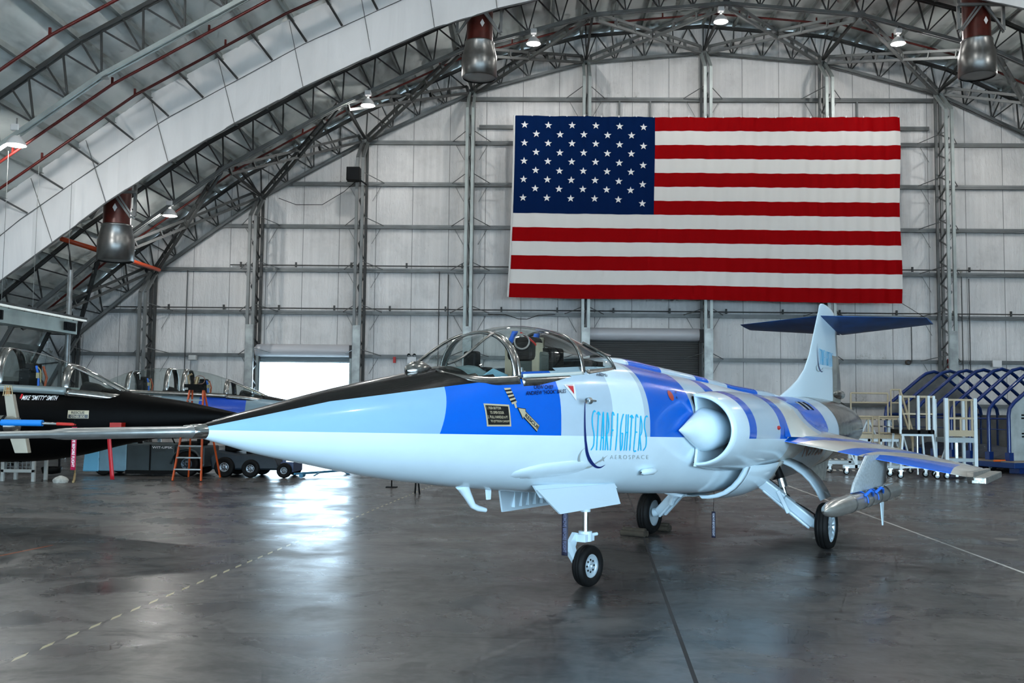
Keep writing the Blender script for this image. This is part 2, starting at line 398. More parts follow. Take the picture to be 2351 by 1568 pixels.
# seam cords on the curtain
mb=MB()
cs=resample(low,2.6)
for (x,z) in cs[1:-1]: 
    mb.tube([(XC+x*1.0,yc-.07,z),(XC+x*1.035,yc-.06,min(interp(ROOF,x*1.035)-.25,z+2.9))],.012,5,False)
for k in (0,):
    mb.tube([(XC+x,yc-.06,interp(CRE,x)) for x,z in cx],.014,5,False); mb.tube([(XC+x,yc-.04,z) for x,z in cx],.03,6,False)
o=mb.build('seam_cord',pm('cord_dark',(.10,.10,.10),.6)); o.parent=cur; o.matrix_parent_inverse=Matrix.Translation(-cur.location)
for (x,z) in pp[2:-2]:
    if z<3 or abs(x)>28: continue
    x2=x*.988; zb=interp(CRE,x*.965)
    mb=MB(); mb.bar((XC+x,TY[2]-1.0,z-.1),(XC+x*.965,TY[2]-.35,zb),.07,.05)
    o=mb.build('flange_brace',steel_d); recenter(o); tag(o,'short dark strut from a purlin down to the white curtain','brace','short struts in front of the white curtain')

# ---- sprinkler pipes
pl=[('thin red sprinkler pipe crossing just in front of the white curtain',31.0,offset(CH,.45)),
    ('dark red sprinkler pipe running behind the white curtain near the red ducts',36.6,offset(CH,.75)),
    ('red sprinkler pipe closest to the flag wall',42.2,offset(CH,.75)),
    ('red sprinkler pipe crossing the top left corner of the roof',25.0,offset(CH,.05)),
    ('dark red pipe under the nearest roof truss',28.75,offset(CH,-.02))]
for lab,y,pf in pl:
    mb=MB(); q=resample(pf[1:-1],1.2); mb.tube([(XC+x,y,z) for x,z in q],.045,6,False)
    for x,z in q[::3]: mb.box((XC+x-.03,y-.03,z),(XC+x+.03,y+.03,z+.22))
    o=mb.build('sprinkler_pipe',redpipe); recenter(o); tag(o,lab,'pipe','red sprinkler pipes under the roof')

# ---- columns on the back wall
GZ=[2.2,4.21,6.24,8.24,10.31,12.34,14.33,16.44]
colx=[x for x,z in CH if abs(x)<29.5]
names={-29.2:'leftmost lattice column at the dark corner of the flag wall',-25.65:'lattice column left of the two-seat jet canopies, second from left',-20.7:'lattice column at the left jamb of the open roll-up door',-15.83:'lattice column beside the black loudspeaker and open door',
 -10.83:'lattice column just left of the flag',-5.5:'lattice column at the left of the closed shutter, under the flag',0:'lattice column at the right of the closed shutter, under the flag',5.5:'lattice column behind the tail fin and flag',10.83:'tall lattice column just right of the flag',15.83:'lattice column beyond the right edge of the picture',20.7:'lattice column far right near the hall side',25.65:'lattice column at far right end of wall',29.2:'last lattice column at right corner'}
for x in colx:
    if x>12: continue
    z=interp(CH,x); t=empty('lattice_column',(XC+x,44.4,0),0,names.get(x,'lattice column'),'column','lattice columns along the flag wall')
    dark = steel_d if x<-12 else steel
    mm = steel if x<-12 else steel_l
    for s in (-.13,.13):
        m=MB(); m.bar((s,-.7,0),(s,-.7,z-1.1),.13,.12,up=(0,1,0)); m.bar((s,-.7,z-1.1),(s,.45,z-.05),.13,.12); m.build('front_chord',mm,t)
    m=MB(); m.bar((-.1,.50,0),(-.1,.50,z),.12,.12,up=(0,1,0)); m.bar((.1,.50,0),(.1,.50,z),.12,.12,up=(0,1,0)); m.build('rear_chord',dark,t)
    m=MB(); k=int((z-1.4)/1.0)
    for i in range(k):
        a=(0,-.65,.3+i*1.0); b=(0,.5,.8+i*1.0); c=(0,-.65,1.3+i*1.0); m.bar(a,b,.06); m.bar(b,c,.06)
    m.build('lacing',dark,t)
    m=MB(); m.box((-.17,-.78,0),(.17,-.62,5.55))
    if x>-22: m.build('base_casing',pm('galv',(.36,.38,.37),.45,.5,noise_amt=.35,noise_scale=3),t)
    m=MB()
    for gz in GZ:
        if gz<z-.6:
            for s in (-1,1): m.tube([(s*.1,-.6,gz+.28),(s*.9,.62,gz+.05)],.02,5); m.tube([(s*.35,.72,gz-.8),(s*.8,.72,gz)],.012,5)
    m.build('knee_bracing',steel,t)
# ---- girts
for gz in GZ+[15.1]:
    def half(): 
        x=0
        while interp(CH,x)>gz and x<31: x+=.1
        return x
    hx=half(); segs=[(-hx,hx)]
    if gz==15.1: segs=[(-10.5,-3.2),(7.5,10.5)]
    if gz<4: segs=[(-hx,D1[0]-XC-.1),(D1[1]-XC+.1,D2[0]-XC-.1),(D2[1]-XC+.1,hx)]
    elif gz<5: segs=[(-hx,D1[0]-XC-.1),(D1[1]-XC+.1,D2[0]-XC-.1),(D2[1]-XC+.1,hx)]
    mb=MB()
    for a,b in segs:
        mb.box((XC+a,45.08,gz-.07),(XC+b,45.27,gz+.0)); mb.box((XC+a,45.06,gz+.0),(XC+b,45.12,gz+.1))
    o=mb.build('wall_girt',steel); recenter(o); tag(o,'horizontal steel girt across the pale wall %.0f metres above the floor'%gz,'girt','horizontal wall girts')
for gz,x0,x1 in ((6.44,-33,24),(8.46,-26,24)):
    mb=MB(); mb.tube([(XC+x0*.85,45.03,gz),(XC+x1,45.03,gz)],.028,6)
    for i in range(18): 
        x=XC+x0*.85+i*2.6+.5
        if x<XC+x1: mb.box((x-.04,44.99,gz-.09),(x+.04,45.06,gz+.14))
    o=mb.build('conduit_pipe',steel_d); recenter(o); tag(o,'thin dark conduit along the girt %s'%('just above the shutter hoods' if gz<7 else 'level with the lower half of the flag'),'conduit')
mb=MB()
for a,b in ((-18.9,-3.2),(7.7,12.0)):
    for zz_ in (15.6,): pass
for x in (-.62,1.95-2.2,): pass
for x,z0,z1 in ((-3.9,14.35,16.4),(-2.45,14.35,16.4),(6.0,14.4,16.4),(7.2,14.4,16.4)):
    m=MB(); m.box((XC+x-.04,45.1,z0),(XC+x+.04,45.24,z1)); o=m.build('wall_stud',steel); recenter(o); tag(o,'short vertical stud above the flag between girts','stud','short studs above the flag')
for px,ptop,pbot in ((1009,624,850),(1030,630,850),(2207,635,860),(2224,640,860),(431,620,860),(2092,745,832)):
    a=atY(px,ptop,45.0); b=atY(px,pbot,45.0); m=MB(); m.tube([a,(a.x,a.y,b.z)],.022,5); o=m.build('conduit_drop',steel_d); recenter(o)
    tag(o,'thin vertical conduit dropping down the pale wall','conduit','vertical conduit drops on the flag wall')
# ---- roll-up doors
m_hood,g=newmat('door_hood',.35); g.b.inputs['Base Color'].default_value=(.50,.50,.52,1)
m_slat=pm('shutter_grey',(.10,.105,.105),.5,.3); m_slatl=pm('shutter_bluegrey',(.30,.36,.38),.4,.4)
def rollup(name,D,closed,hood_z):
    t=empty(name,((D[0]+D[1])/2,44.6,0)); tag(t,kind='structure',label='closed grey roll-up shutter behind the jet' if closed else 'open roll-up door letting in white daylight')
    w=(D[1]-D[0])/2
    m=MB(); prof=[(.30*math.cos(a),.30*math.sin(a)) for a in [i*2*PI/20 for i in range(20)]]
    m.loft([[(x,.35+p[0],hood_z+p[1]) for p in prof] for x in (-w-.1,w+.1)],cap=True); m.build('hood',m_hood,t)
    zb=0.02 if closed else D[2]-.32-.03
    m=MB(); z=hood_z-.25; i=0
    while z>zb:
        z2=z-.10; m.add([(-w,.42,z),(w,.42,z),(w,.38,z-.05),(-w,.38,z-.05),(w,.42,z2),(-w,.42,z2)],[(0,1,2,3),(3,2,4,5)]); z=z2
    m.build('shutter_slat',m_slat if closed else m_slatl,t,solid=.01)
    for s in (-1,1):
        m=MB(); m.box((s*w-.06,.2,0),(s*w+.06,.62,hood_z-.2)); m.build('guide_rail',steel_l if not closed else steel_d,t)
    m=MB(); m.box((w-.05,.05,hood_z-.35),(w+.28,.4,hood_z+.25)); m.build('motor_box',pm('black_box',(.02,.02,.022),.5),t)
    return t
rollup('door_1',D1,False,4.45)
rollup('door_2',D2,True,5.35)
# =================================================================== LAMPS
LAMP=[]
m_bulb=pm('lamp_glow',(1,1,1),.5,emis=(1,.98,.95),es=14)
m_refl=pm('lamp_reflector',(.75,.75,.75),.3,.2); m_white=pm('white_paint_metal',(.7,.7,.7),.4)
def mk_lamp(loc,label):
    t=empty('high_bay_lamp',loc,0,label,'lamp','round pendant lamps under the roof')
    m=MB(); m.lathe([(.0,.29),(.03,.285),(.14,.24),(.26,.14),(.30,.07)],(0,0,0),n=24); m.build('reflector',m_refl,t)
    m=MB(); m.lathe([(.01,.002),(.0,.14),(.02,.255),(.05,.26)],(0,0,0),n=24); m.build('bulb_lens',m_bulb,t)
    m=MB(); m.tube([(0,0,.29),(0,0,.42)],.05,8); m.build('neck',m_white,t)
    m=MB(); m.box((-.13,-.13,.42),(.13,.13,.62)); m.build('ballast_housing',m_white,t,bevel=.03)
    m=MB(); m.tube([(0,0,.62),(0,0,.82)],.02,6); m.build('hook',steel,t)
    l=bpy.data.lights.new('lamp_light','POINT'); l.shadow_soft_size=.16; l.energy=LAMP_W; l.color=(1,.985,.95)
    o=bpy.data.objects.new('lamp_light',l); COL.objects.link(o); o.parent=t; o.location=(0,0,-.10)
    return t
LAMP_W=400
L0=[(-15.16,39.35,9.75,'lit pendant lamp low on the left near the silver-red duct'),(-7.06,39.35,14.41,'lit pendant lamp above the black loudspeaker column'),(-.24,39.35,17.04,'lit pendant lamp right of the middle silver-red duct'),
 (7.47,39.35,17.98,'lit pendant lamp at the roof peak above the flag'),(14.69,39.35,17.07,'lit pendant lamp above the right half of the flag'),(22.6,39.35,14.4,'pendant lamp beyond the right edge of the picture'),
 (-15.49,28.05,9.63,'nearest lit pendant lamp at the far left edge')]
for x,y,z,l in L0: mk_lamp((x,y,z-.1),l)
for x,y,z in ((-7.06,22,14.2),(7.7,22,17.7),(22.6,26,14.2),(-15.4,10,9.6),(0,8,16.7),(15,10,17)):
    t=mk_lamp((x,y,z-.1),'lit pendant lamp over the front part of the hall, outside the picture')
    for ch in t.children:
        if ch.type=='LIGHT': ch.data.energy=LAMP_W*2.6
# =================================================================== MAIN JET
AX,AY,HD=-2.1909,6.3378,1.0235
jet=empty('fighter_jet',(AX,AY,0),HD,'blue and white fighter jet parked on the floor in the foreground','fighter jet')
PORT=Vector((math.sin(HD),-math.cos(HD),0)); AFT=Vector((math.cos(HD),math.sin(HD),0)); JO=Vector((AX,AY,0))
def J(u,v,w): return (u,-v,w)
def jcp(x,y,v=0):
    p=hit(x,y,PORT,JO+PORT*v)-JO; return p.dot(AFT),p.z
def jvp(x,y,u):   # pixel -> (v,w) on plane of constant station u
    p=hit(x,y,AFT,JO+AFT*u)-JO; return p.dot(PORT),p.z
def lerp(tab,u):
    if u<=tab[0][0]: return tab[0][1:]
    for a,b in zip(tab,tab[1:]):
        if u<=b[0]:
            t=(u-a[0])/(b[0]-a[0]); return tuple(x+(y-x)*t for x,y in zip(a[1:],b[1:]))
    return tab[-1][1:]
def smooth_tab(tab):
    # monotone-ish Catmull resample
    out=[]; n=len(tab)
    for i in range(n-1):
        p0=tab[max(i-1,0)]; p1=tab[i]; p2=tab[i+1]; p3=tab[min(i+2,n-1)]
        for k in range(4):
            t=k/4; u=p1[0]+(p2[0]-p1[0])*t; row=[u]
            for c in range(1,len(p1)):
                m1=(p2[c]-p0[c])/(p2[0]-p0[0] or 1)*(p2[0]-p1[0]); m2=(p3[c]-p1[c])/(p3[0]-p1[0] or 1)*(p2[0]-p1[0])
                row.append((2*t**3-3*t**2+1)*p1[c]+(t**3-2*t**2+t)*m1+(-2*t**3+3*t**2)*p2[c]+(t**3-t**2)*m2)
            out.append(tuple(row))
    out.append(tab[-1]); return out
# u, top, bottom, halfwidth, z of max width, exponent upper, exponent lower
FUS=smooth_tab([(0,1.822,1.738,.042,1.78,2,2),(.25,1.885,1.675,.105,1.778,2,2),(.52,1.94,1.61,.165,1.775,2,2),(.94,2.03,1.53,.25,1.77,2,2),(1.41,2.12,1.44,.335,1.768,2,2),(1.93,2.205,1.355,.405,1.765,2.05,2),
 (2.35,2.275,1.30,.445,1.76,2.2,2.05),(2.7,2.33,1.255,.475,1.755,2.6,2.1),(3.2,2.38,1.20,.51,1.75,2.9,2.15),(3.97,2.43,1.12,.555,1.74,3,2.2),(4.5,2.47,1.08,.58,1.73,2.9,2.2),(5.1,2.50,1.04,.60,1.72,2.6,2.2),
 (5.63,2.50,1.00,.61,1.71,2.4,2.2),(7.06,2.42,.90,.62,1.68,2.2,2.2),(8.8,2.32,.80,.67,1.64,2.1,2.2),(10,2.24,.79,.71,1.6,2,2.1),(11.9,2.19,.83,.735,1.58,2,2),(13.3,2.20,.93,.71,1.58,2,2),(14.5,2.18,1.02,.63,1.60,2,2),(15.5,2.12,1.12,.53,1.62,2,2),(16.3,2.02,1.22,.42,1.62,2,2)])
def fpt(u,th):
    top,bot,hw,zc,nu,nl=lerp(FUS,u); s,c=math.sin(th),math.cos(th); n=nu if c>=0 else nl
    v=hw*math.copysign(abs(s)**(2/n),s); w=zc+(top-zc if c>=0 else zc-bot)*math.copysign(abs(c)**(2/n),c)
    return v,w
def fv(u,w):
    top,bot,hw,zc,nu,nl=lerp(FUS,u); t=(w-zc)/(top-zc) if w>zc else (zc-w)/(zc-bot); n=nu if w>zc else nl
    t=min(max(t,0),.999); return hw*(1-t**n)**(1/n)
def onf(x,y,v=.5):      # pixel -> (u,w) on the port skin
    for _ in range(12):
        u,w=jcp(x,y,v); v=.5*v+.5*fv(u,w)
    return u,w
# ---- paints
LB=(.27,.48,.68); WH=(.70,.85,.93); BL=(.0,.115,.62); GR=(.48,.60,.70); CR=(.66,.66,.60); MT=(.30,.29,.28)
def paint(name, stops, line=True, black=False, ax=0, lo=0, hi=17, rough=.22, stops_low=None, extra=None):
    m,g=newmat(name,rough); vec,xyz=g.coords(); sx=g.math('SUBTRACT',xyz[ax],g.math('MULTIPLY',g.math('LESS_THAN',xyz[0],3.0),g.math('MULTIPLY',g.math('SUBTRACT',xyz[2],1.77),.5))) if line else xyz[ax]; s=g.math('MULTIPLY',g.math('SUBTRACT',sx,lo),1/(hi-lo),clamp=True)
    col=g.ramp(s,[(max(0,(p-lo)/(hi-lo)),c) for p,c in stops])
    if line:
        wl=g.math('SUBTRACT',1.79,g.math('MULTIPLY',xyz[0],.025)); lowm=g.math('LESS_THAN',xyz[2],wl)
        lowc=g.ramp(s,[(max(0,(p-lo)/(hi-lo)),c) for p,c in (stops_low or [(0,WH)])]); col=g.mix(lowm,col,lowc)
    if black:
        bl=g.math('MINIMUM',g.math('ADD',g.math('MULTIPLY',xyz[0],.112),1.873),g.math('ADD',g.math('MULTIPLY',xyz[0],.175),1.808)); bm_=g.math('MULTIPLY',g.math('GREATER_THAN',xyz[2],bl),g.math('LESS_THAN',xyz[0],g.math('ADD',2.72,g.math('MULTIPLY',g.math('SUBTRACT',xyz[2],2.14),3.0)))); col=g.mix(bm_,col,(.004,.004,.004,1))
    nz=g.noise(vec,3,5,.6,(.6,1.5,1.5)); col=g.mix(.25,col,g.mix(g.rng(nz,.3,.7,0,1),(.78,.78,.78,1),(1,1,1,1)),'MULTIPLY')
    g.l(col,g.b.inputs['Base Color']); g.b.inputs['Coat Weight'].default_value=.28; g.b.inputs['Coat Roughness'].default_value=.05; g.b.inputs['Specular IOR Level'].default_value=.2
    return m,g
BANDS=[(0,LB),(2.04,BL),(3.78,GR),(4.74,WH),(5.50,GR),(5.62,BL),(6.9,GR),(7.62,BL),(7.95,WH),(10.05,BL),(10.45,GR),(11.1,BL),(12.45,GR),(13.3,MT)]
m_fus,g=paint('jet_paint',BANDS,True,True,stops_low=[(0,WH),(12.6,CR),(13.3,MT)])
m_nac,_=paint('nacelle_paint',[(0,WH),(7.36,BL),(7.68,GR),(8.85,BL),(9.35,CR),(10.6,GR),(11.1,BL),(12.45,GR),(13.3,MT)],True,stops_low=[(0,WH),(9.6,CR)])
m_ridge,_=paint('ridge_paint',[(0,WH),(5.93,GR),(6.0,BL),(6.95,GR),(8.1,BL),(8.55,GR),(9.25,BL),(10.6,GR),(11.45,WH)],False)
m_wht=pm('white_gloss',WH,.25,coat=.5,noise_amt=.05); m_cream=pm('cream_paint',CR,.3,coat=.3); m_ltb=pm('gear_white',(.55,.68,.76),.35,coat=.3)
m_metal=pm('burnt_metal',(.30,.28,.25),.13,1,noise_amt=.45,noise_scale=6,bump=.15,bscale=10); m_chrome=pm('polished_metal',(.62,.62,.60),.14,1,noise_amt=.15); m_alu=pm('aluminium',(.45,.46,.45),.3,.9,noise_amt=.2,noise_scale=12)
m_tyre=pm('tyre_rubber',(.005,.005,.005),.6,noise_amt=.3,noise_scale=8); m_tyre.node_tree.nodes['Principled BSDF'].inputs['Specular IOR Level'].default_value=.15; m_rim=pm('wheel_rim',(.50,.60,.66),.3,.5); m_blk=pm('matt_black',(.004,.004,.004),.6); m_blk.node_tree.nodes['Principled BSDF'].inputs['Specular IOR Level'].default_value=.12; m_dark=pm('dark_interior',(.008,.009,.010),.7); m_dark.node_tree.nodes['Principled BSDF'].inputs['Specular IOR Level'].default_value=.1
m_blue=pm('blue_strap',(.01,.13,.62),.5); m_red=pm('red_cloth',(.42,.012,.008),.5)
# ---- fuselage
us=sorted(set([round(.1*i,3) for i in range(0,164)]+[2.55,4.35])); NTH=64
rings=[[J(u,*fpt(u,2*PI*k/NTH)) for k in range(NTH)] for u in us]
def skip(i,k):
    um=(us[i]+us[i+1])/2; th=2*PI*(k+.5)/NTH; th=min(th,2*PI-th); v,w=fpt(um,th)
    if 2.6<um<5.0 and v<min(.39,.30+(um-2.6)*.25) and w>2.1 and th<PI/2: return True
    if 4.15<um<5.4 and th>PI*.9: return True     # nose gear bay
    return False
m=MB(); m.loft(rings,skip=skip); m.add(rings[0],[tuple(range(NTH))]); fus=m.build('fuselage',m_fus,jet)
def cutbox(): pass
m=MB(); m.box(J(4.15,.22,1.14),J(5.9,-.22,1.5)); m.build('wheel_well',m_dark,jet)
# exhaust
m=MB(); r0=[J(16.3,*fpt(16.3,2*PI*k/40)) for k in range(40)]; r1=[J(16.28,.9*fpt(16.3,2*PI*k/40)[0],1.62+.9*(fpt(16.3,2*PI*k/40)[1]-1.62)) for k in range(40)]; r2=[J(15.6,.35*math.sin(2*PI*k/40),1.62+.35*math.cos(2*PI*k/40)) for k in range(40)]
m.loft([r0,r1,r2],cap=False); m.add(r2,[tuple(range(40))]); m.build('exhaust_nozzle',m_metal,jet)
m=MB(); m.loft([[J(u,*[a*1.006 if i==0 else (a-1.6)*1.006+1.6 for i,a in enumerate(fpt(u,2*PI*k/64))]) for k in range(64)] for u in [13.3+.15*i for i in range(21)]]); m.build('tail_shroud',m_metal,jet)
# dorsal ridge
m=MB(); rg=[]
for i in range(40):
    u=5.2+i*(12.0-5.2)/39; t=(u-5.2)/6.8; top=lerp(FUS,u)[0]; h=.075*math.sin(min(1,t*6)*PI/2)*math.cos(max(0,t-.85)/.15*PI/2); wd=.15
    rg.append([J(u,wd*math.cos(a),top-.035+(h+.035)*math.sin(a)**.7 if math.sin(a)>0 else top-.035) for a in [PI*k/10 for k in range(11)]])
m.loft(rg,closed=False); m.build('dorsal_spine',m_ridge,jet)
# ---- pitot boom
m=MB(); m.lathe([(0.02,.043),(-.12,.043),(-.13,.036),(-.95,.034),(-1.0,.03),(-1.05,.022),(-1.75,.018),(-1.8,.005)],J(0,0,1.78),ax=(1,0,0),n=16); m.build('pitot_boom',m_alu,jet)
m=MB(); m.lathe([(.03,.050),(-.07,.047),(-.08,.04)],J(0,0,1.78),ax=(1,0,0),n=20); m.build('boom_collar',m_chrome,jet)

# ---- nacelles (both sides)
NAC=[(6.88,.64,.50,.44,1.71),(7.0,.635,.515,.455,1.71),(7.3,.62,.53,.48,1.70),(8,.55,.55,.52,1.68),(9,.47,.57,.53,1.66),(10,.36,.57,.53,1.63),(11,.22,.57,.53,1.6),(12,.08,.56,.52,1.58),(13,0,.5,.48,1.58)]
NAC=smooth_tab(NAC)
def npt(u,a,s=1,sc=1.0,dv=0):
    vc,ha,hb,wc=lerp(NAC,u); return J(u,s*(vc+dv+ha*sc*math.cos(a)),wc+hb*sc*math.sin(a))
def nv(u,w):
    vc,ha,hb,wc=lerp(NAC,u); t=min(abs((w-wc)/hb),.999); return vc+ha*math.sqrt(1-t*t)
m_duct=pm('duct_inside',(.06,.08,.09),.5)
for s in (1,-1):
    it=empty('air_intake'); it.parent=jet
    A=[-PI/2+PI*k/32 for k in range(33)]
    nu=[6.93]+[7.0+.1*i for i in range(61)]
    # outer skin; the lip plane is raked: top forward
    m=MB(); m.loft([[npt(u,a,s) for a in A]+[J(u,s*(lerp(NAC,u)[0]-.12),lerp(NAC,u)[3]+lerp(NAC,u)[2]*.96),J(u,s*(lerp(NAC,u)[0]-.3),lerp(NAC,u)[3]+lerp(NAC,u)[2]*.5)][0:0] for u in nu],closed=False)
    m.build('nacelle_skin',m_nac,it)
    m=MB()      # rounded lip ring then duct wall
    prof=[(6.93,1.0),(6.89,.99),(6.86,.965),(6.85,.935),(6.865,.905),(6.93,.875),(7.15,.84),(7.6,.80),(8.1,.70)]
    m.loft([[npt(u,a,s,k) for a in A] for u,k in prof[:8]],closed=False); m.build('intake_lip',m_wht,it)
    m=MB(); m.loft([[npt(u,a,s,k) for a in A] for u,k in prof[7:]],closed=False); m.build('intake_duct',m_duct,it); m=MB(); m.add([npt(8.1,a,s,.71) for a in A],[tuple(range(33))]); m.build('compressor_face',m_dark,it)
    # splitter plate
    m=MB(); q=[(6.87,2.15),(6.87,1.27),(8.2,1.2),(8.2,2.18)]
    q=[(6.87,2.15),(6.93,1.98),(6.93,1.44),(6.87,1.27),(8.2,1.2),(8.2,2.18)]
    m.sheet([J(u,s*.645,w) for u,w in q],.03,(0,1*s,0)); m.build('splitter_plate',m_wht,it)
    m=MB(); m.sheet([J(u,s*.60,w) for u,w in [(7.0,2.12),(7.0,1.3),(9,1.2),(9,2.14)]],.06,(0,1*s,0)); m.build('bleed_gap',m_dark,it)
    # half cone centre body
    m=MB(); rr=[(6.345,.004),(6.5,.068),(6.7,.155),(6.9,.235),(7.0,.262),(7.12,.27),(7.4,.25),(7.9,.16)]
    m.loft([[J(u,s*(.648+r*max(0,math.cos(a))),1.71+r*math.sin(a)) for a in [-PI/2+PI*k/24 for k in range(25)]] for u,r in rr],closed=True); m.build('shock_cone',m_wht,it)

# ---- wings
m_wing,g=newmat('wing_paint',.25); vec,xyz=g.coords()
vv=g.math('ABSOLUTE',xyz[1]); le=g.math('ADD',9.2,g.math('MULTIPLY',g.math('SUBTRACT',vv,1),.49)); du=g.math('SUBTRACT',xyz[0],le)
sl=g.math('ADD',vv,g.math('MULTIPLY',du,-.35))
CW=(.50,.48,.43)
colw=g.ramp(g.math('MULTIPLY',sl,1/4.),[(0,CW),(.22,BL),(.285,CW),(.41,BL),(.47,CW)])
c2=g.math('MULTIPLY',g.math('LESS_THAN',du,g.math('ADD',.12,g.math('MULTIPLY',g.math('SUBTRACT',vv,1.95),.75))),g.math('MULTIPLY',g.math('GREATER_THAN',vv,1.95),g.math('LESS_THAN',vv,2.98)))
colw=g.mix(c2,colw,(*BL,1)); gn=g.n('ShaderNodeNewGeometry'); sn=g.n('ShaderNodeSeparateXYZ'); g.l(gn.outputs['True Normal'],sn.inputs[0]); under=g.math('LESS_THAN',sn.outputs[2],-.25)
g.l(g.mix(under,colw,(.45,.47,.45,1)),g.b.inputs['Base Color']); g.b.inputs['Coat Weight'].default_value=.4
WROOT=(.55,9.0,12.3,1.665,.10); WTIP=(3.2,10.25,11.95,1.125,.06)
def wingpt(t,c,side,s):
    v=WROOT[0]+(WTIP[0]-WROOT[0])*t; le=WROOT[1]+(WTIP[1]-WROOT[1])*t; te=WROOT[2]+(WTIP[2]-WROOT[2])*t; z=WROOT[3]+(WTIP[3]-WROOT[3])*t; th=WROOT[4]+(WTIP[4]-WROOT[4])*t
    # thin lens airfoil with drooped nose and tail
    h=th*.5*(4*c*(1-c))**.6; dr=-.05*max(0,(.16-c)/.16)-.05*max(0,(c-.78)/.22)
    return J(le+(te-le)*c,s*v,z+dr+side*h)
for s in (1,-1):
    m=MB(); cs=[0,.01,.03,.07,.12,.2,.3,.45,.6,.75,.85,.93,1]
    rings=[[wingpt(t,c,1,s) for c in cs]+[wingpt(t,c,-1,s) for c in cs[::-1][1:-1]] for t in [i/14 for i in range(15)]]
    m.loft(rings,cap=True); wg=m.build('wing',m_wing,jet)
    # tip launcher rail
    m=MB(); m.sheet([J(10.2,s*3.17,1.16),J(10.0,s*3.2,1.10),J(10.3,s*3.17,.99),J(12.0,s*3.17,1.0),J(12.0,s*3.17,1.12)],.09,(0,-s,0)); m.box(J(10.15,s*3.24,1.0),J(11.9,s*3.42,1.09)); 
    m.build('wing_tip_rail',pm('hammered_alu',(.42,.42,.39),.35,.8,noise_amt=.3,noise_scale=20,bump=.3,bscale=25),jet,bevel=.012)
# wing root fillet
for s in (1,-1):
    ra=[]
    for i in range(30):
        t=i/29; u=9.15+t*3.4; k=math.sin(PI*t)**1.3; zw=1.69-.02*t
        up=1.76+.2*k; a=max(nv(u,up),fv(u,up)); b=max(nv(u,zw),fv(u,zw)); out=.34*k
        P=[(a-.015,up+.03)]
        for q in range(1,8):
            f=q/7; P.append(((a-.015)*(1-f)**2+2*(b+.00)*f*(1-f)+(b+out)*f*f+.006, (up+.03)*(1-f)**2+2*(zw+.03)*f*(1-f)+(zw-.176*(out+b-.55)-.015)*f*f))
        ra.append([J(u,s*v,w) for v,w in P])
    m=MB(); m.loft(ra,closed=False); m.build('wing_root_fillet',m_nac,jet)

# ---- fin and stabiliser
m_fin,g=newmat('fin_paint',.3); vec,xyz=g.coords()
mk=g.math('MULTIPLY',g.math('GREATER_THAN',xyz[0],g.math('ADD',15.45,g.math('MULTIPLY',g.math('SUBTRACT',xyz[2],2.3),-.02))),g.math('LESS_THAN',xyz[2],3.05))
g.l(g.mix(mk,(*WH,1),(.80,.83,.75,1)),g.b.inputs['Base Color']); g.l(mk,g.b.inputs['Metallic']); g.l(g.rng(mk,0,1,.3,.28),g.b.inputs['Roughness']); g.b.inputs['Coat Weight'].default_value=.3
FIN=[(2.12,11.9,16.25),(2.24,12.35,16.25),(2.35,12.75,16.25),(2.5,13.2,16.25),(2.7,13.62,16.2),(3.0,13.98,16.1),(3.37,14.25,16.0),(3.7,14.5,15.95),(3.9,14.65,15.85),(3.98,14.70,15.6),(4.02,14.76,15.3),(4.035,14.84,15.0)]
m=MB(); rings=[]
for w_,le,te in FIN:
    th=.085*(1-(w_-2.1)/3); cs=[0,.02,.06,.15,.3,.5,.7,.85,1]
    up=[J(le+(te-le)*c, th*(4*c*(1-c))**.6*.5*1.6,w_) for c in cs]; dn=[J(le+(te-le)*c,-th*(4*c*(1-c))**.6*.5*1.6,w_) for c in cs[::-1][1:-1]]
    rings.append(up+dn)
m.loft(rings,cap=True); fin=m.build('tail_fin',m_fin,jet)
m=MB(); m.lathe([(0,.02),(.12,.07),(.5,.095),(.8,.09),(.95,.03)],J(15.45,0,2.28),ax=(1,0,0),n=14); m.build('chute_fairing',m_chrome,jet)
m_stab=pm('stab_paint',(.006,.06,.21),.4,noise_amt=.5,noise_scale=2.5)
for s in (1,-1):
    m=MB(); cs=[0,.03,.1,.3,.5,.7,.9,1]; rings=[]
    for t in (0,.25,.5,.75,1):
        v=.02+1.8*t; le=14.72+.66*t; te=16.35-.25*t; z=3.79-.06*t; th=.09*(1-.6*t); dz=-.27*(1-t)-.07*t
        rings.append([J(le+(te-le)*c,s*v,z+dz*c+th*.5*(4*c*(1-c))**.7) for c in cs]+[J(le+(te-le)*c,s*v,z+dz*c-th*.5*(4*c*(1-c))**.7) for c in cs[::-1][1:-1]])
    m.loft(rings,cap=True); m.build('stabiliser',m_stab,jet)
# ventral fins
m_vent=pm('ventral_grey',(.42,.42,.38),.3,.4,noise_amt=.4,noise_scale=9)
m=MB(); m.sheet([J(13.3,.02,1.0),J(13.9,.02,.66),J(14.9,.02,.62),J(15.3,.02,1.1)],.04,(0,1,0)); m.build('ventral_fin',m_vent,jet)

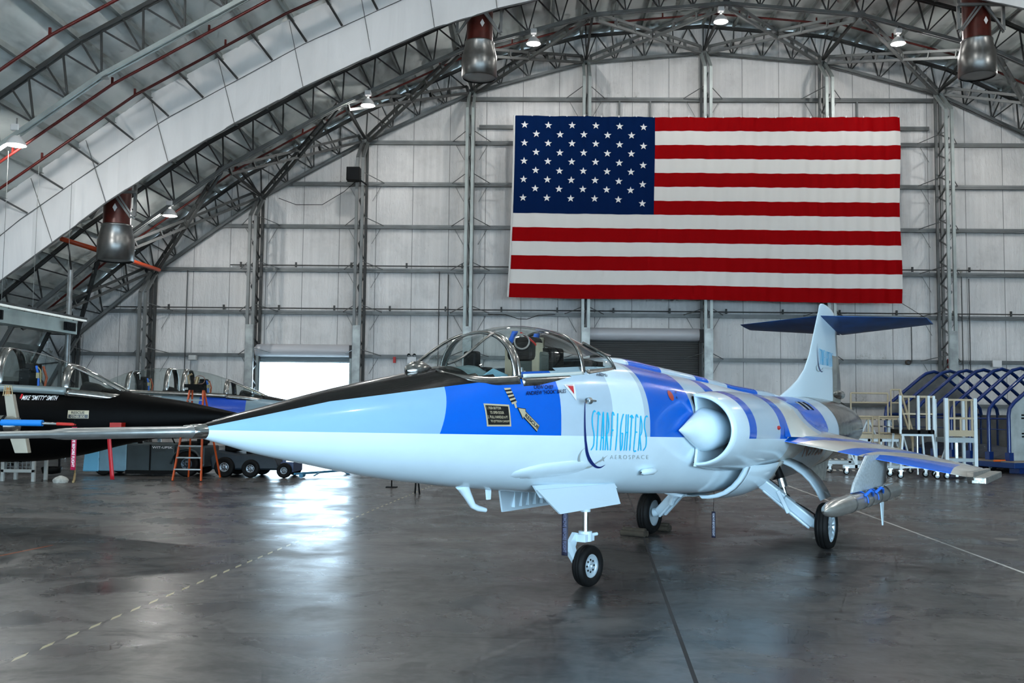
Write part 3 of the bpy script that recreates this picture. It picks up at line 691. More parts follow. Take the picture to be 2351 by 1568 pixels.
# ---- canopy
CAN=smooth_tab([(2.33,.06,2.27,2.295),(2.42,.20,2.22,2.33),(2.55,.31,2.20,2.385),(2.75,.37,2.19,2.49),(2.95,.40,2.20,2.585),(3.2,.425,2.215,2.66),(3.66,.445,2.24,2.75),(4.1,.445,2.265,2.765),(4.45,.44,2.29,2.735),(4.8,.42,2.32,2.665),(5.15,.385,2.35,2.615),(5.5,.3,2.40,2.575)])
def cpt(u,t,off=0):
    b,w0,w1=lerp(CAN,u); c,s_=math.cos(t),math.sin(t)
    return J(u,(b+off)*math.copysign(abs(c)**.85,c),w0+(w1-w0+off)*abs(s_)**.92)
m_glass=glassmat('canopy_glass',(.86,.90,.89),1,.015,1.5)
def cband(name,u0,u1,t0,t1,mat,off=.008,nu=10,nt=10,solid=.014):
    m=MB(); m.loft([[cpt(u0+(u1-u0)*i/nu,t0+(t1-t0)*k/nt,off) for k in range(nt+1)] for i in range(nu+1)],closed=False); return m.build(name,mat,jet,solid=solid)
def cstrip(name,pts,wd,mat,off=.012,par=None):
    # pts: (u,t) path on canopy surface, flat strip
    q=[]
    for i in range(len(pts)-1):
        for k in range(8): t=k/8; q.append((pts[i][0]+(pts[i+1][0]-pts[i][0])*t,pts[i][1]+(pts[i+1][1]-pts[i][1])*t))
    q.append(pts[-1]); P=[Vector(cpt(u,t,off)) for u,t in q]; m=MB(); m.tube(P,wd,6,True); return m.build(name,mat,par or jet)
m_frame=pm('canopy_frame',(.36,.35,.33),.22,.95,noise_amt=.3,noise_scale=15)
cband('windshield_glass',2.42,3.17,.02,PI-.02,m_glass,0,14,28,0)
cband('canopy_glass',3.2,4.4,.02,PI-.02,m_glass,0,20,32,0)
m_tan=pm('spine_tan',(.55,.40,.34),.35,coat=.3)
for t0,t1 in ((.02,R(62)),(R(118),PI-.02)): cband('rear_quarter_window',4.45,5.2,t0,t1,m_glass,0,10,12,0)
cband('rear_deck_cover',4.42,5.55,R(60),R(120),m_tan,.004,14,10)
# frames
bow=[(3.17,PI*k/24) for k in range(25)]
def bowband(name,u0,u1,wd=.05,mat=m_frame): return cband(name,u0,u1,0,PI,mat,.010,2,36,.02)
bowband('windshield_bow',3.13,3.19); bowband('canopy_front_bow',3.20,3.235,mat=m_chrome); bowband('canopy_rear_bow',4.37,4.43)
for s in (1,-1):
    f=lambda a: a if s==1 else PI-a
    cstrip('windshield_post',[(2.46,f(R(50))),(3.15,f(R(70)))],.012,m_frame)
    sgn=s
    # sill bands
    m=MB(); rings=[]
    for i in range(24):
        u=2.36+i*(3.2-2.36)/23; b,w0,w1=lerp(CAN,u); rings.append([J(u,s*(b+.012),w0+.03),J(u,s*(b+.02),w0),J(u,s*(b+.03),max(w0-.045,2.1)),J(u,s*(b-.03),w0-.05)])
    m.loft(rings,closed=False); m.build('windshield_sill',m_frame,jet,solid=.01)
    m=MB(); rings=[]
    for i in range(20):
        u=3.24+i*(4.42-3.24)/19; b,w0,w1=lerp(CAN,u); rings.append([J(u,s*(b+.010),w0+.015),J(u,s*(b+.022),w0-.0),J(u,s*(b+.034),w0-.065),J(u,s*(b-.0),w0-.08)])
    m.loft(rings,closed=False); m.build('canopy_sill',m_frame,jet,solid=.01)
    m=MB(); rings=[]
    for i in range(20):
        u=3.26+i*(4.38-3.26)/19; b,w0,w1=lerp(CAN,u); rings.append([J(u,s*(b+.016),w0+.045),J(u,s*(b+.022),w0+.012)])
    m.loft(rings,closed=False); m.build('sill_rail',pm('rail_white',(.6,.64,.60),.4),jet,solid=.012)
    m=MB(); rings=[]
    for i in range(12):
        u=4.46+i*(5.25-4.46)/11; b,w0,w1=lerp(CAN,u); rings.append([J(u,s*(b+.012),w0+.055),J(u,s*(b+.022),w0+.02),J(u,s*(b+.03),w0-.03)])
    m.loft(rings,closed=False); m.build('rear_window_sill',m_frame,jet,solid=.012)
    cstrip('rear_window_frame',[(5.22,f(.02)),(5.1,f(R(35))),(4.75,f(R(60)))],.02,m_frame)
# camera bump ahead of windshield
m=MB(); m.lathe([(0,.01),(.03,.05),(.10,.075),(.2,.07),(.32,.02)],J(2.12,.0,2.255),ax=(1,0,.1),n=14); m.build('sensor_bump',m_frame,jet)
# cockpit interior
tub=MB(); tub.box(J(2.7,.35,1.55),J(4.95,-.35,1.6)); tub.box(J(2.95,.375,1.55),J(4.95,.36,2.2)); tub.box(J(2.95,-.36,1.55),J(4.95,-.375,2.2)); tub.box(J(4.72,.38,1.55),J(4.95,-.38,2.45)); tub.build('cockpit_tub',m_dark,jet)
m=MB(); m.loft([[J(u,(.30-.02*abs(u-3))*math.cos(a),2.14+h*math.sin(a)) for a in [PI*k/12 for k in range(13)]] for u,h in ((2.6,.10),(2.8,.17),(3.0,.2),(3.06,.19),(3.08,.02))],closed=False); m.build('instrument_hood',pm('cloth_teal',(.16,.24,.25),.8,noise_amt=.3,noise_scale=10),jet)
m=MB(); m.box(J(2.98,.22,2.16),J(3.12,-.2,2.32)); m.box(J(3.02,.07,2.3),J(3.12,-.07,2.47)); m.build('gunsight',m_blk,jet,bevel=.02)
m=MB(); m.box(J(4.12,.26,2.0),J(4.34,-.26,2.56)); m.box(J(3.3,.34,2.0),J(4.3,.27,2.2)); m.box(J(3.3,-.27,2.0),J(4.3,-.34,2.2)); m.build('avionics_deck',m_blk,jet,bevel=.03)
seat=empty('ejection_seat'); seat.parent=jet
m=MB(); m.box(J(3.95,.2,1.65),J(4.15,-.2,2.52)); m.box(J(3.5,.2,1.65),J(4.0,-.2,1.85)); m.build('seat_back',pm('seat_green',(.05,.055,.045),.8),seat,bevel=.03)
m=MB(); m.box(J(3.88,.16,2.42),J(4.1,-.16,2.66)); m.build('headrest',m_blk,seat,bevel=.05)
def cpx(x,y,v): u,w=jcp(x,y,v); return J(u,v,w)
for P,v in (([(1184,760),(1179,773),(1172,786),(1167,796)],.10),([(1232,766),(1228,780),(1223,796),(1218,811)],-.10)):
    m=MB(); m.loft([[cpx(x-6,y,v),cpx(x+6,y,v)] for x,y in P],closed=False); m.build('shoulder_strap',m_blue,seat,solid=.012)
m=MB(); m.tube([cpx(x,y,.16) for x,y in ((1196,764),(1214,776),(1226,787),(1236,800),(1243,820))],.010,8); m.build('red_hose',pm('red_hose_m',(.55,.015,.01),.4),seat)
m=MB(); m.tube([cpx(1198+17*math.cos(a),784+17*math.sin(a),.19) for a in [2*PI*k/24 for k in range(25)]],.009,6,False); m.build('ring_handle',pm('stripe_rope',(.30,.25,.22),.7),seat)
m=MB(); m.loft([[cpx(x-4,y,-.06),cpx(x+5,y,-.06)] for x,y in ((1242,775),(1241,795),(1238,815))],closed=False); m.build('tan_webbing',pm('tan_cloth',(.34,.27,.18),.8),seat,solid=.02)
m=MB(); m.box(J(3.93,.19,2.3),J(4.02,.12,2.6)); m.box(J(3.93,-.12,2.25),J(4.0,-.2,2.62)); m.build('tan_pad',pm('tan_cloth',(.34,.27,.18),.8),seat)
for s in (.2,-.25):
    m=MB(); m.tube([J(3.6,s,1.9),J(3.62,s,2.2),J(3.7,s*.9,2.3)],.02,6); m.lathe([(0,.02),(.1,.03),(.16,.02)],J(3.6,s,2.18),n=8); m.build('control_lever',m_alu,seat)
m=MB(); m.loft([[J(2.75+.22*i,.30-.09*k,2.16+.10*math.sin(i*1.3+k*.8)+.05*math.cos(k*1.7)) for k in range(7)] for i in range(5)],closed=False); m.build('draped_cloth',pm('cloth_lightblue',(.20,.36,.42),.85),jet,solid=.01)
# ---- belly fairings, antennas, lights
m=MB(); 
m.lathe([(0,.01),(.05,.035),(.3,.04),(.42,.01)],J(5.55,.545,1.26),ax=(1,0,0),n=12); m.build('belly_fairing',m_wht,jet)
m=MB(); P=[(jcp(1060,1113,.05)),(jcp(1072,1135,.05)),(jcp(1085,1160,.05)),(jcp(1097,1167,.05)),(jcp(1114,1171,.05))]
m.tube([J(u,.05,w) for u,w in P],[.06,.042,.03,.028,.022],10); m.build('bent_probe',m_wht,jet)
m=MB(); u,w=jcp(1062,1110,.05); m.lathe([(0,.10),(.02,.10),(.03,.06)],J(u,.05,w-.01),n=18); m.build('probe_collar',m_dark,jet)
m=MB(); m.sheet([J(3.34,0,1.2),J(3.42,0,1.2),J(3.41,0,1.09),J(3.36,0,1.09)],.02,(0,1,0)); m.build('blade_antenna',m_wht,jet)
m=MB(); u,w=onf(1345,925); v=fv(u,w); m.tube([J(u+.02,v-.02,w+.02),J(u+.02,v+.10,w+.02),J(u-.12,v+.11,w+.02)],.011,8); m.lathe([(0,.035),(-.05,.03)],J(u-.12,v+.11,w+.02),ax=(1,0,0),n=12); m.build('angle_vane',m_alu,jet)
# ---- nose gear
ng=empty('nose_gear'); ng.parent=jet
NWU=5.34
m=MB(); m.tube([J(5.28,0,1.25),J(5.28,0,.82)],.055,14); m.build('strut_cylinder',m_ltb,ng)
m=MB(); m.tube([J(5.28,0,.86),J(5.28,0,.56)],.036,14); m.build('strut_piston',m_chrome,ng)
m=MB(); m.tube([J(5.28,0,.61),J(5.28,0,.50)],.075,14); m.box(J(5.17,.06,.50),J(5.38,-.06,.58)); m.tube([J(5.28,.02,.56),J(5.42,.07,.57)],.02,6); m.build('strut_collar',m_ltb,ng)
m=MB(); 
m.sheet([J(5.16,-.10,.60),J(5.25,-.10,.58),J(5.20,-.12,.44),J(5.30,-.12,.24),J(5.38,-.12,.22),J(5.40,-.12,.16),J(5.28,-.12,.18),J(5.05,-.12,.40),J(5.06,-.11,.50)],.045,(0,-1,0)); m.build('wheel_fork',m_ltb,ng)
def wheel(par,name,c,r,wd,axis,spokes=0,side=1,rimr=.5,rm=None):
    c=Vector(c); ax=Vector(axis).normalized(); h=wd/2
    w_=MB(); w_.lathe([(-h*.62,r*rimr),(-h*.9,r*.62),(-h,r*.78),(-h*.86,r*.92),(-h*.55,r*.985),(-h*.3,r),(-h*.27,r*.985),(-h*.22,r),(h*.22,r),(h*.27,r*.985),(h*.3,r),(h*.55,r*.985),(h*.86,r*.93),(h*.96,r*.84),(h*.9,r*max(.62,rimr+.04)),(h*.66,r*rimr)],c,ax,n=48); ty=w_.build(name,m_tyre,par)
    k=MB()
    if spokes:
        k.lathe([(h*.62,r*(rimr+.02)),(h*.7,r*rimr),(h*.45,r*(rimr-.06)),(-h*.2,r*(rimr-.08))],c,ax,n=40); k.lathe([(h*.66,.002),(h*.66,r*.10),(h*.55,r*.15),(0,r*.15)],c,ax,n=18)
        u_=Vector((0,0,1)); x_=ax.cross(u_).normalized()
        for i in range(spokes):
            a=2*PI*i/spokes; d=u_*math.cos(a)+x_*math.sin(a); k.bar(c+ax*h*.5+d*r*.1,c+ax*h*.5+d*r*(rimr-.04),.026,.03,up=ax)
    else:
        k.lathe([(h*.62,r*(rimr+.02)),(h*.72,r*rimr),(h*.5,r*(rimr-.08)),(h*.42,r*(rimr-.16)),(h*.55,r*.18),(h*.6,r*.16),(h*.6,r*.07),(h*.45,r*.06),(h*.4,.001)],c,ax,n=40)
    k.lathe([(-h*.62,r*(rimr+.02)),(-h*.5,r*(rimr-.1)),(-h*.3,.001)],c,ax,n=32)
    rim=k.build('wheel_rim',rm or m_rim,ty)
    if not spokes:
        q=MB(); u_=Vector((0,0,1)); x_=ax.cross(u_).normalized()
        for i in range(8):
            a=2*PI*i/8; d=u_*math.cos(a)+x_*math.sin(a); q.tube([c+ax*h*.44+d*r*.29,c+ax*h*.56+d*r*.29],.012,6)
        q.build('rim_bolt',m_dark,ty)
    return ty
wheel(jet,'nose_wheel',J(NWU,0,.226),.226,.15,(-.12,-1,0),rimr=.56)
# ---- main gear
for s,nm in ((1,'port'),(-1,'starboard')):
    mg=empty('main_gear'); mg.parent=jet
    hub=Vector(J(9.93,s*1.20,.33)); root=Vector(J(9.55,s*.42,1.02))
    mid=root.lerp(hub,.5)+Vector((0,0,.02))
    m=MB(); m.bar(root,mid,.16,.17,up=(1,0,0)); m.bar(mid,hub+Vector((0,0,.02)),.13,.15,up=(1,0,0)); m.bar(root+Vector((.25,0,-.05)),mid,.09,.1,up=(1,0,0)); m.bar(root.lerp(hub,.2)+Vector((-.08,0,-.07)),root.lerp(hub,.95)+Vector((-.08,0,-.08)),.04,.05,up=(1,0,0)); m.build('main_strut',m_ltb,mg,bevel=.02)
    m=MB(); m.bar(root.lerp(hub,.35)+Vector((.0,0,-.10)),root.lerp(hub,.85)+Vector((0,0,-.11)),.045,.05); m.bar(root.lerp(hub,.45)+Vector((-.1,0,.1)),root.lerp(hub,.62)+Vector((-.1,0,-.1)),.06,.06)
    m.tube([hub+Vector(J(0,s*-.1,.04)),hub+Vector(J(0,s*.1,.0))],.07,12); m.build('drag_link',m_ltb,mg,bevel=.01)
    q0,q1,q2,q3=[Vector(J(9.78,s*a,b)) for a,b in [jvp(x,y,9.78) for x,y in ((1779,1063),(1793,1098),(1799,1118),(1804,1136))]]; m=MB(); m.tube([q0,q1],.055,14); m.build('shock_body',m_blk,mg)
    m=MB(); m.tube([q1,q2],.062,14); m.tube([q2,q3],.026,10); m.build('shock_piston',m_chrome,mg)
    m=MB(); m.tube([root.lerp(hub,.7)+Vector((0,0,.10)),root.lerp(hub,.85)+Vector((0.05,0,.12)),hub+Vector((.03,0,.14)),hub+Vector((0,0,.05))],.011,6); m.tube([root+Vector((.05,0,.1)),root.lerp(hub,.4)+Vector((.05,0,.12)),root.lerp(hub,.6)+Vector((.03,0,.11))],.012,6); m.build('brake_hose',m_dark,mg)
    wheel(jet,'main_wheel',J(9.93,s*1.37,.325),.325,.20,(0,-1 if s==1 else 1,0),spokes=12 if s==1 else 0,rimr=.70)
# gear bay doors
def curved(name,path,du,u0,mat,thick=.02,u1=None):
    m=MB(); n=len(path); m.loft([[J(u0+(0 if u1 is None else (u1-u0)*i/(n-1)),v,w),J(u0+du+(0 if u1 is None else (u1-u0)*i/(n-1)),v,w)] for i,(v,w) in enumerate(path)],closed=False); return m.build(name,mat,jet,solid=thick)
for s in (1,-1):
    pa=[(a,b) for a,b in [jvp(x,y,9.95) for x,y in ((1783,1055),(1800,1060),(1820,1069),(1843,1085),(1862,1104),(1877,1126),(1888,1148))]]
    m=MB(); m.loft([[J(9.95,s*v,w),J(10.15,s*(v+.0),w+.012),J(10.42,s*(v),w+.02)] for v,w in pa],closed=False); m.build('gear_door',m_ltb,jet,solid=.035)
    arc=[(.12,.772),(.22,.775),(.34,.80),(.46,.85),(.57,.93),(.66,1.03),(.72,1.13),(.76,1.225)]
    m=MB(); ra=[]
    for i in range(14):
        t=i/13; u=8.38+1.52*t; bl=.045*math.sin(PI*min(1,t*1.1))
        ra.append([J(u-.0*k,s*(v+bl*.8+.02),w-bl*(1-k/9)-.012) for k,(v,w) in enumerate(arc)])
    m.loft(ra,closed=False); m.build('forward_gear_door',m_nac,jet,solid=.02)
    m=MB(); m.loft([[J(8.30,s*(v+.03),w-.02),J(8.42,s*(v+.03),w-.025),J(8.42,s*(v-.01),w+.02),J(8.30,s*(v-.01),w+.02)] for v,w in arc],closed=True,cap=True); m.build('door_edge_strip',m_ltb,jet)
m=MB(); m.box(J(9.3,.45,.90),J(10.6,-.45,.97)); m.build('bay_roof',m_dark,jet)
# nose gear doors
m=MB(); m.sheet([J(*p) for p in ((3.66,.34,1.18),(4.0,.40,.93),(5.3,.40,.93),(5.24,.36,1.15))],.02,(0,-1,0)); m.build('nose_gear_door',m_ltb,jet)
m=MB(); m.sheet([J(*p) for p in ((3.66,.30,1.22),(5.24,.33,1.18),(5.3,.36,1.10),(3.75,.33,1.10))],.02,(0,-1,0)); m.build('door_hinge_fairing',m_ltb,jet)
m=MB(); m.sheet([J(*p) for p in ((4.05,-.34,1.12),(4.2,-.40,.88),(5.5,-.40,.88),(5.5,-.36,1.1))],.02,(0,-1,0))
for i in range(8): m.box(J(4.35+i*.14,-.33,.92),J(4.40+i*.14,-.385,1.08))
m.build('nose_gear_door',m_ltb,jet)
# ---- pylon
m=MB(); cs=[0,.05,.15,.4,.7,1]; PY=[(1.36,9.35,10.75),(1.2,9.0,10.7),(1.02,8.62,10.62),(.92,8.52,10.6)]
rings=[]
for w_,a,b in PY:
    th=.055; rings.append([J(a+(b-a)*c,2.05+th*(4*c*(1-c))**.5,w_) for c in cs]+[J(a+(b-a)*c,2.05-th*(4*c*(1-c))**.5,w_) for c in cs[::-1][1:-1]])
m.loft(rings,cap=True); m.build('wing_pylon',pm('pylon_alu',(.52,.60,.64),.3,.35,noise_amt=.25,noise_scale=30),jet)
# =================================================================== DECALS ON THE MAIN JET
def dm(n,c,r=.35): return pm('decal_'+n,c,r)
dk_blue=dm('navy',(.004,.02,.14)); cyan=dm('cyan',(.0,.50,.86),.5); dgrey=dm('grey',(.36,.42,.42)); dblk=dm('black',(.006,.006,.006)); dtan=dm('tan',(.50,.42,.28)); dred=dm('red',(.55,.01,.02)); dwht=dm('white',(.8,.8,.8)); dink=dm('ink',(.002,.004,.02),.8); dink.node_tree.nodes['Principled BSDF'].inputs['Specular IOR Level'].default_value=.1
def skin(u,w,e=.004):
    v=fv(u,w); return J(u,v+e,w)
def quad_uw(pts):
    P=[onf(*p) for p in pts]   # TL,TR,BR,BL pixels
    return lambda a,b: tuple((P[3][k]*(1-a)+P[2][k]*a)*(1-b)+(P[0][k]*(1-a)+P[1][k]*a)*b for k in (0,1))
def panel(name,pts,mat,e=.004,n=8,par=None):
    f=quad_uw(pts); vs=[(i/n,j/n) for j in range(n+1) for i in range(n+1)]; fs=[(j*(n+1)+i,j*(n+1)+i+1,(j+1)*(n+1)+i+1,(j+1)*(n+1)+i) for j in range(n) for i in range(n)]
    return flatmesh(name,vs,fs,lambda a,b: skin(*f(a,b),e),mat,par or fus)
def text_on(name,body,pts,mat,e=.006,bold=0.01,warp=None,par=None,shear=0,spacing=1,sub=1):
    f=quad_uw(pts); vs,fs=text_mesh(body,bold,shear,spacing)
    g=(lambda a,b: skin(*f(*(warp(a,b) if warp else (a,b))),e))
    return flatmesh(name,vs,fs,g,mat,par or fus,sub)
panel('rescue_placard',[(1109,926),(1168,929),(1173,979),(1117,979)],dtan); panel('placard_field',[(1113,930),(1165,933),(1169,975),(1120,975)],dblk,.007)
for i,(s,x0,x1) in enumerate((('1. PUSH BUTTON',1115,1147),('TO OPEN DOOR',1122,1154),('2. PULL HANDLE 6 FT',1117,1163),('TO JETTISON CANOPY',1124,1168))):
    y=936+i*10.3; text_on('placard_lettering',s,[(x0,y-3.0),(x1,y-2.0),(x1+1,y+4.2),(x0+1,y+3.6)],dtan,.011,.012)
for k in range(9):
    t=k/8; panel('striped_ribbon',[(1156+t*17,891+t*33),(1171+t*14,890+t*30),(1172+t*14,893.5+t*30),(1158+t*17,895.5+t*33)],dtan if k%2==0 else dblk,.005,3)
panel('ribbon_tip',[(1178,925),(1183,924),(1186,936),(1182,937)],dtan,.006,2)
Pq=[onf(*p) for p in [(1188,937),(1204,939.5),(1204,945),(1236,977),(1231,990),(1200,956),(1199,961)]]
def poly_decal(name,P,mat,e,par=None,sub=2):
    me=[(a,b) for a,b in P]; return flatmesh(name,me,[tuple(range(len(P)))],lambda a,b: skin(a,b,e),mat,par or fus,0)
def tri_decal(name,P,tris,mat,e): return flatmesh(name,P,tris,lambda a,b: skin(a,b,e),mat,fus,1)
tri_decal('arrow_outline',[onf(*p) for p in [(1186,935),(1206,938),(1206,944),(1238,977),(1231,992),(1201,959),(1199,963)]],[(0,1,2),(0,5,6),(0,2,5),(2,3,4),(2,4,5)],dblk,.006)
tri_decal('rescue_arrow',Pq,[(0,1,2),(0,5,6),(0,2,5),(2,3,4),(2,4,5)],dtan,.010)
text_on('arrow_lettering','RESCUE',[(1205,949),(1235,980),(1232,986.5),(1202,956)],dblk,.014,.02)
text_on('crew_lettering','CREW CHIEF',[(1223,884),(1268,884),(1268,893),(1223,893)],dink,.012,.012)
text_on('name_lettering','ANDREW "HOOK" BALES',[(1205,898),(1297,893),(1297,902),(1205,908)],dink,.012,.012)
tri_decal('danger_triangle',[onf(*p) for p in [(1292,882.5),(1317,882),(1322,920)]],[(0,1,2)],dwht,.008)
tri_decal('danger_symbol',[onf(*p) for p in [(1301,886),(1314,886),(1316,905)]],[(0,1,2)],dred,.011)
text_on('danger_lettering','DANGER',[(1298,883.5),(1313,883.3),(1313,885.2),(1298,885.4)],dred,.012,.0)
text_on('small_script','m8ØMo',[(1368,855),(1393,858),(1393,865),(1368,863)],dink,.008,.0)
# red fuel roundel + lettering
c0=onf(1539,908); P=[(c0[0]+.075*math.cos(a),c0[1]+.06*math.sin(a)) for a in [2*PI*k/20 for k in range(20)]]
tri_decal('fuel_roundel',[c0]+P,[(0,1+k,1+(k+1)%20) for k in range(20)],dm('orange_red',(.42,.03,.01)),.006)
text_on('fuel_lettering','JET',[(1548,897),(1553,898),(1553,905),(1549,904)],dink,.007,.01); text_on('fuel_lettering','A',[(1550,909),(1554,910),(1555,916),(1551,915)],dink,.007,.01)
# logo, drawn in a unit frame mapped through a pixel frame fitted to the skin
def logo(par,fm,scale_e):
    # frame: (x,y) = pixel coordinates of the big fuselage mark
    def crescent(nm,pts,wds,mat,e):
        vs=[];fs=[]; n=len(pts)
        for i,(x,y) in enumerate(pts):
            a=pts[max(i-1,0)]; b=pts[min(i+1,n-1)]; dx,dy=b[0]-a[0],b[1]-a[1]; l=math.hypot(dx,dy); vs+=[(x-dy/l*wds[i],y+dx/l*wds[i]),(x+dy/l*wds[i],y-dx/l*wds[i])]
        for i in range(n-1): fs.append((2*i,2*i+1,2*i+3,2*i+2))
        flatmesh(nm,vs,fs,lambda a,b: fm(a,b,e),mat,par)
    def cat(P,n=6):
        out=[]
        for i in range(len(P)-1):
            p0=P[max(i-1,0)];p1=P[i];p2=P[i+1];p3=P[min(i+2,len(P)-1)]
            for k in range(n):
                t=k/n; out.append(tuple(.5*((2*p1[c])+(-p0[c]+p2[c])*t+(2*p0[c]-5*p1[c]+4*p2[c]-p3[c])*t*t+(-p0[c]+3*p1[c]-3*p2[c]+p3[c])*t**3) for c in range(3)))
        return out+[P[-1]]
    q=cat([(1342.5,914,.2),(1341.5,945,1.2),(1342,990,2.0),(1344,1020,2.6),(1348,1045,3.4),(1356,1061,3.8),(1366,1071,2.8),(1377,1073,1.6),(1388,1067,.2)])
    r_=cat([(1342,1028,.2),(1333,1037,1.0),(1328,1050,2.4),(1330,1064,3.0),(1340,1073,2.6),(1353,1072,2.0),(1368,1063,1.6),(1380,1055,1.0),(1394,1045,.2)])
    crescent('logo_swoosh',[a[:2] for a in r_],[a[2] for a in r_],dgrey,scale_e*.8); crescent('logo_swoosh',[a[:2] for a in q],[a[2] for a in q],dk_blue,scale_e)
    flatmesh('logo_plane',[(1374,1062),(1381,1052),(1382,1047),(1384,1051),(1391,1047),(1385,1054),(1386,1060),(1382,1057)],[(0,1,7),(1,2,3),(3,4,5),(1,3,5),(1,5,7),(5,6,7)],lambda a,b: fm(a,b,scale_e*1.1),dgrey,par)
    GL={'S':[[(1,.97),(.5,1),(.1,.86),(.15,.68),(.6,.5),(.9,.33),(.75,.12),(0,0)]],'T':[[(-.05,.93),(.5,.98),(1.05,.90)],[(.5,.97),(.45,.5),(.3,0)]],'A':[[(.0,0),(.3,.6),(.45,1),(.8,.6),(.85,0)],[(.2,.33),(.85,.33)]],
        'R':[[(.0,0),(.25,.5),(.3,1)],[(.3,1),(.9,.72),(.8,.5),(.25,.42)],[(.35,.42),(.9,0)]],'F':[[(.15,0),(.35,.5),(.35,1),(1,.93)],[(.35,.55),(.9,.53)]],'I':[[(.3,0),(.6,.5),(.55,1)]],'G':[[(.85,1),(.3,.75),(.15,.4),(.4,.02),(.8,.12),(.85,.45),(.5,.45)]],
        'H':[[(.0,0),(.3,.5),(.25,1)],[(.7,0),(.95,.5),(.9,1)],[(.25,.5),(.95,.5)]],'E':[[(1,.93),(.35,1),(.3,.5),(.05,.02),(.8,.0)],[(.3,.53),(.9,.52)]]}
    word='STARFIGHTERS'; n=len(word)
    for i,ch in enumerate(word):
        t=(i+.5)/n; x0=1357+i*10.9; top=943+13*t; bot=1033.5+1.5*t
        vs=[];fs=[]
        for ln in GL[ch]:
            P=cat([(x0+a*7.2+3.5*(b-.5),bot+(top-bot)*b,1.05 if i<9 else .95) for a,b in ln],5); o0=len(vs)
            for k,(x,y,hw_) in enumerate(P):
                a=P[max(k-1,0)]; b=P[min(k+1,len(P)-1)]; dx,dy=b[0]-a[0],b[1]-a[1]; l=math.hypot(dx,dy) or 1; hh=hw_*(1.15 if abs(dy)>abs(dx) else 1.8)
                vs+=[(x-dy/l*hh,y+dx/l*hh),(x+dy/l*hh,y-dx/l*hh)]
            for k in range(len(P)-1): fs.append((o0+2*k,o0+2*k+1,o0+2*k+3,o0+2*k+2))
        flatmesh('logo_letter',vs,fs,lambda a,b: fm(a,b,scale_e),cyan,par)
    vs,fs=text_mesh('AEROSPACE',-.008,0,1.55); flatmesh('logo_lettering',vs,fs,lambda a,b: fm(1399+a*88,1054-9.5*b+0*a,scale_e),dgrey,par,0)
# map pixel frame -> skin through a smooth bilinear-quadratic (u,w) grid so marks are true surface paint
gx=[1320,1345,1370,1395,1420,1445,1470,1495]; gy=[910,935,960,985,1010,1035,1060,1080]
GRID=[[onf(x,y) for x in gx] for y in gy]
def gmap(x,y,e):
    i=min(max(int((x-1320)/25),0),6); j=0
    while j<6 and y>gy[j+1]: j+=1
    a=(x-gx[i])/(gx[i+1]-gx[i]); b=(y-gy[j])/(gy[j+1]-gy[j])
    u,w=[(GRID[j][i][k]*(1-a)+GRID[j][i+1][k]*a)*(1-b)+(GRID[j+1][i][k]*(1-a)+GRID[j+1][i+1][k]*a)*b for k in (0,1)]
    return skin(u,w,e)
logo(fus,gmap,.006)
A0=jcp(1874,787,.06); A1=jcp(1913,790,.06); A2=jcp(1874,852,.06)
def fmap(x,y,e):
    a=(x-1325)/165; b=(y-914)/160; u=A0[0]+(A1[0]-A0[0])*a; w=A0[1]+(A2[1]-A0[1])*b
    return J(u,.075*(1-(w-2.1)/3)*1.0-.004+e,w)
logo(fin,fmap,.006)
vs,fs=text_mesh('N993SF',.01)
def nm(a,b):
    u=11.2+1.25*a; w=1.22+.25*b; return J(u,fv(u,w)+.008,w)
flatmesh('registration_lettering',vs,fs,nm,dm('rust',(.30,.16,.12)),fus,1)
vs=[(i/24,j/12) for j in range(13) for i in range(25)]; fs=[(j*25+i,j*25+i+1,(j+1)*25+i+1,(j+1)*25+i) for j in range(12) for i in range(24)]
def blis(a,b):
    x=a*2-1; y=b*2-1; r=max(0,1-(x*x*(1.25 if x>0 else 1))-y*y); return skin(3.86+.70*x,1.37+.08*y+.015*x,-.010+.036*r**.5*(1-.3*x))
flatmesh('gun_blister',vs,fs,blis,m_wht,fus); bpy.data.objects['gun_blister'].data.polygons.foreach_set('use_smooth',[True]*len(bpy.data.objects['gun_blister'].data.polygons))
# louvres
for i in range(4):
    m=MB(); u0=11.75+i*.14; P=[]
    for th in (.42,.5,.58,.66): v,w=fpt(u0,th*1.35); P.append([J(u0,v+.004,w+.004),J(u0+.07,v+.006,w+.006)])
    m.loft(P,closed=False); m.build('cooling_louvre',m_dark if i%2 else m_vent,jet,solid=.006)
m=MB(); m.lathe([(0,.02),(.03,.03),(.05,.005)],J(8.75,nv(8.75,1.72)-.01,1.72),ax=(0,-1,0),n=12); m.build('side_light',m_red,jet)

# =================================================================== THINGS ON OR UNDER THE JET
def world(o):   # parentless thing expressed in jet frame
    o.location=(AX,AY,0); o.rotation_euler=(0,0,HD); return o
def jw(u,v,w):  # jet coords -> world
    return JO+AFT*u+PORT*v+Vector((0,0,w))
m=MB(); c=jw(7.62,2.03,.74); pod=empty('silver_pod',tuple(jw(9.5,2.05,.50)),HD,'polished silver pod with rounded nose slung under the near wing pylon','pod')
def PJ(u,v,w): return (u-9.5,-(v-2.05),w-.50)
m=MB(); m.lathe([(0,.004),(.05,.04),(.15,.072),(.35,.10),(.6,.110),(1.2,.112),(3.85,.112),(3.87,.10)],PJ(7.3,2.05,.79),ax=(1,0,0),n=32); m.build('pod_body',pm('pod_alu',(.70,.70,.66),.28,.85,noise_amt=.12),pod)
for du in (1.0,1.6,1.9,2.4,2.9): 
    m=MB(); m.lathe([(0,.113),(.02,.119),(.05,.119),(.07,.113)],PJ(7.4+du,2.05,.79),ax=(1,0,0),n=32); m.build('clamp_ring',m_alu,pod)
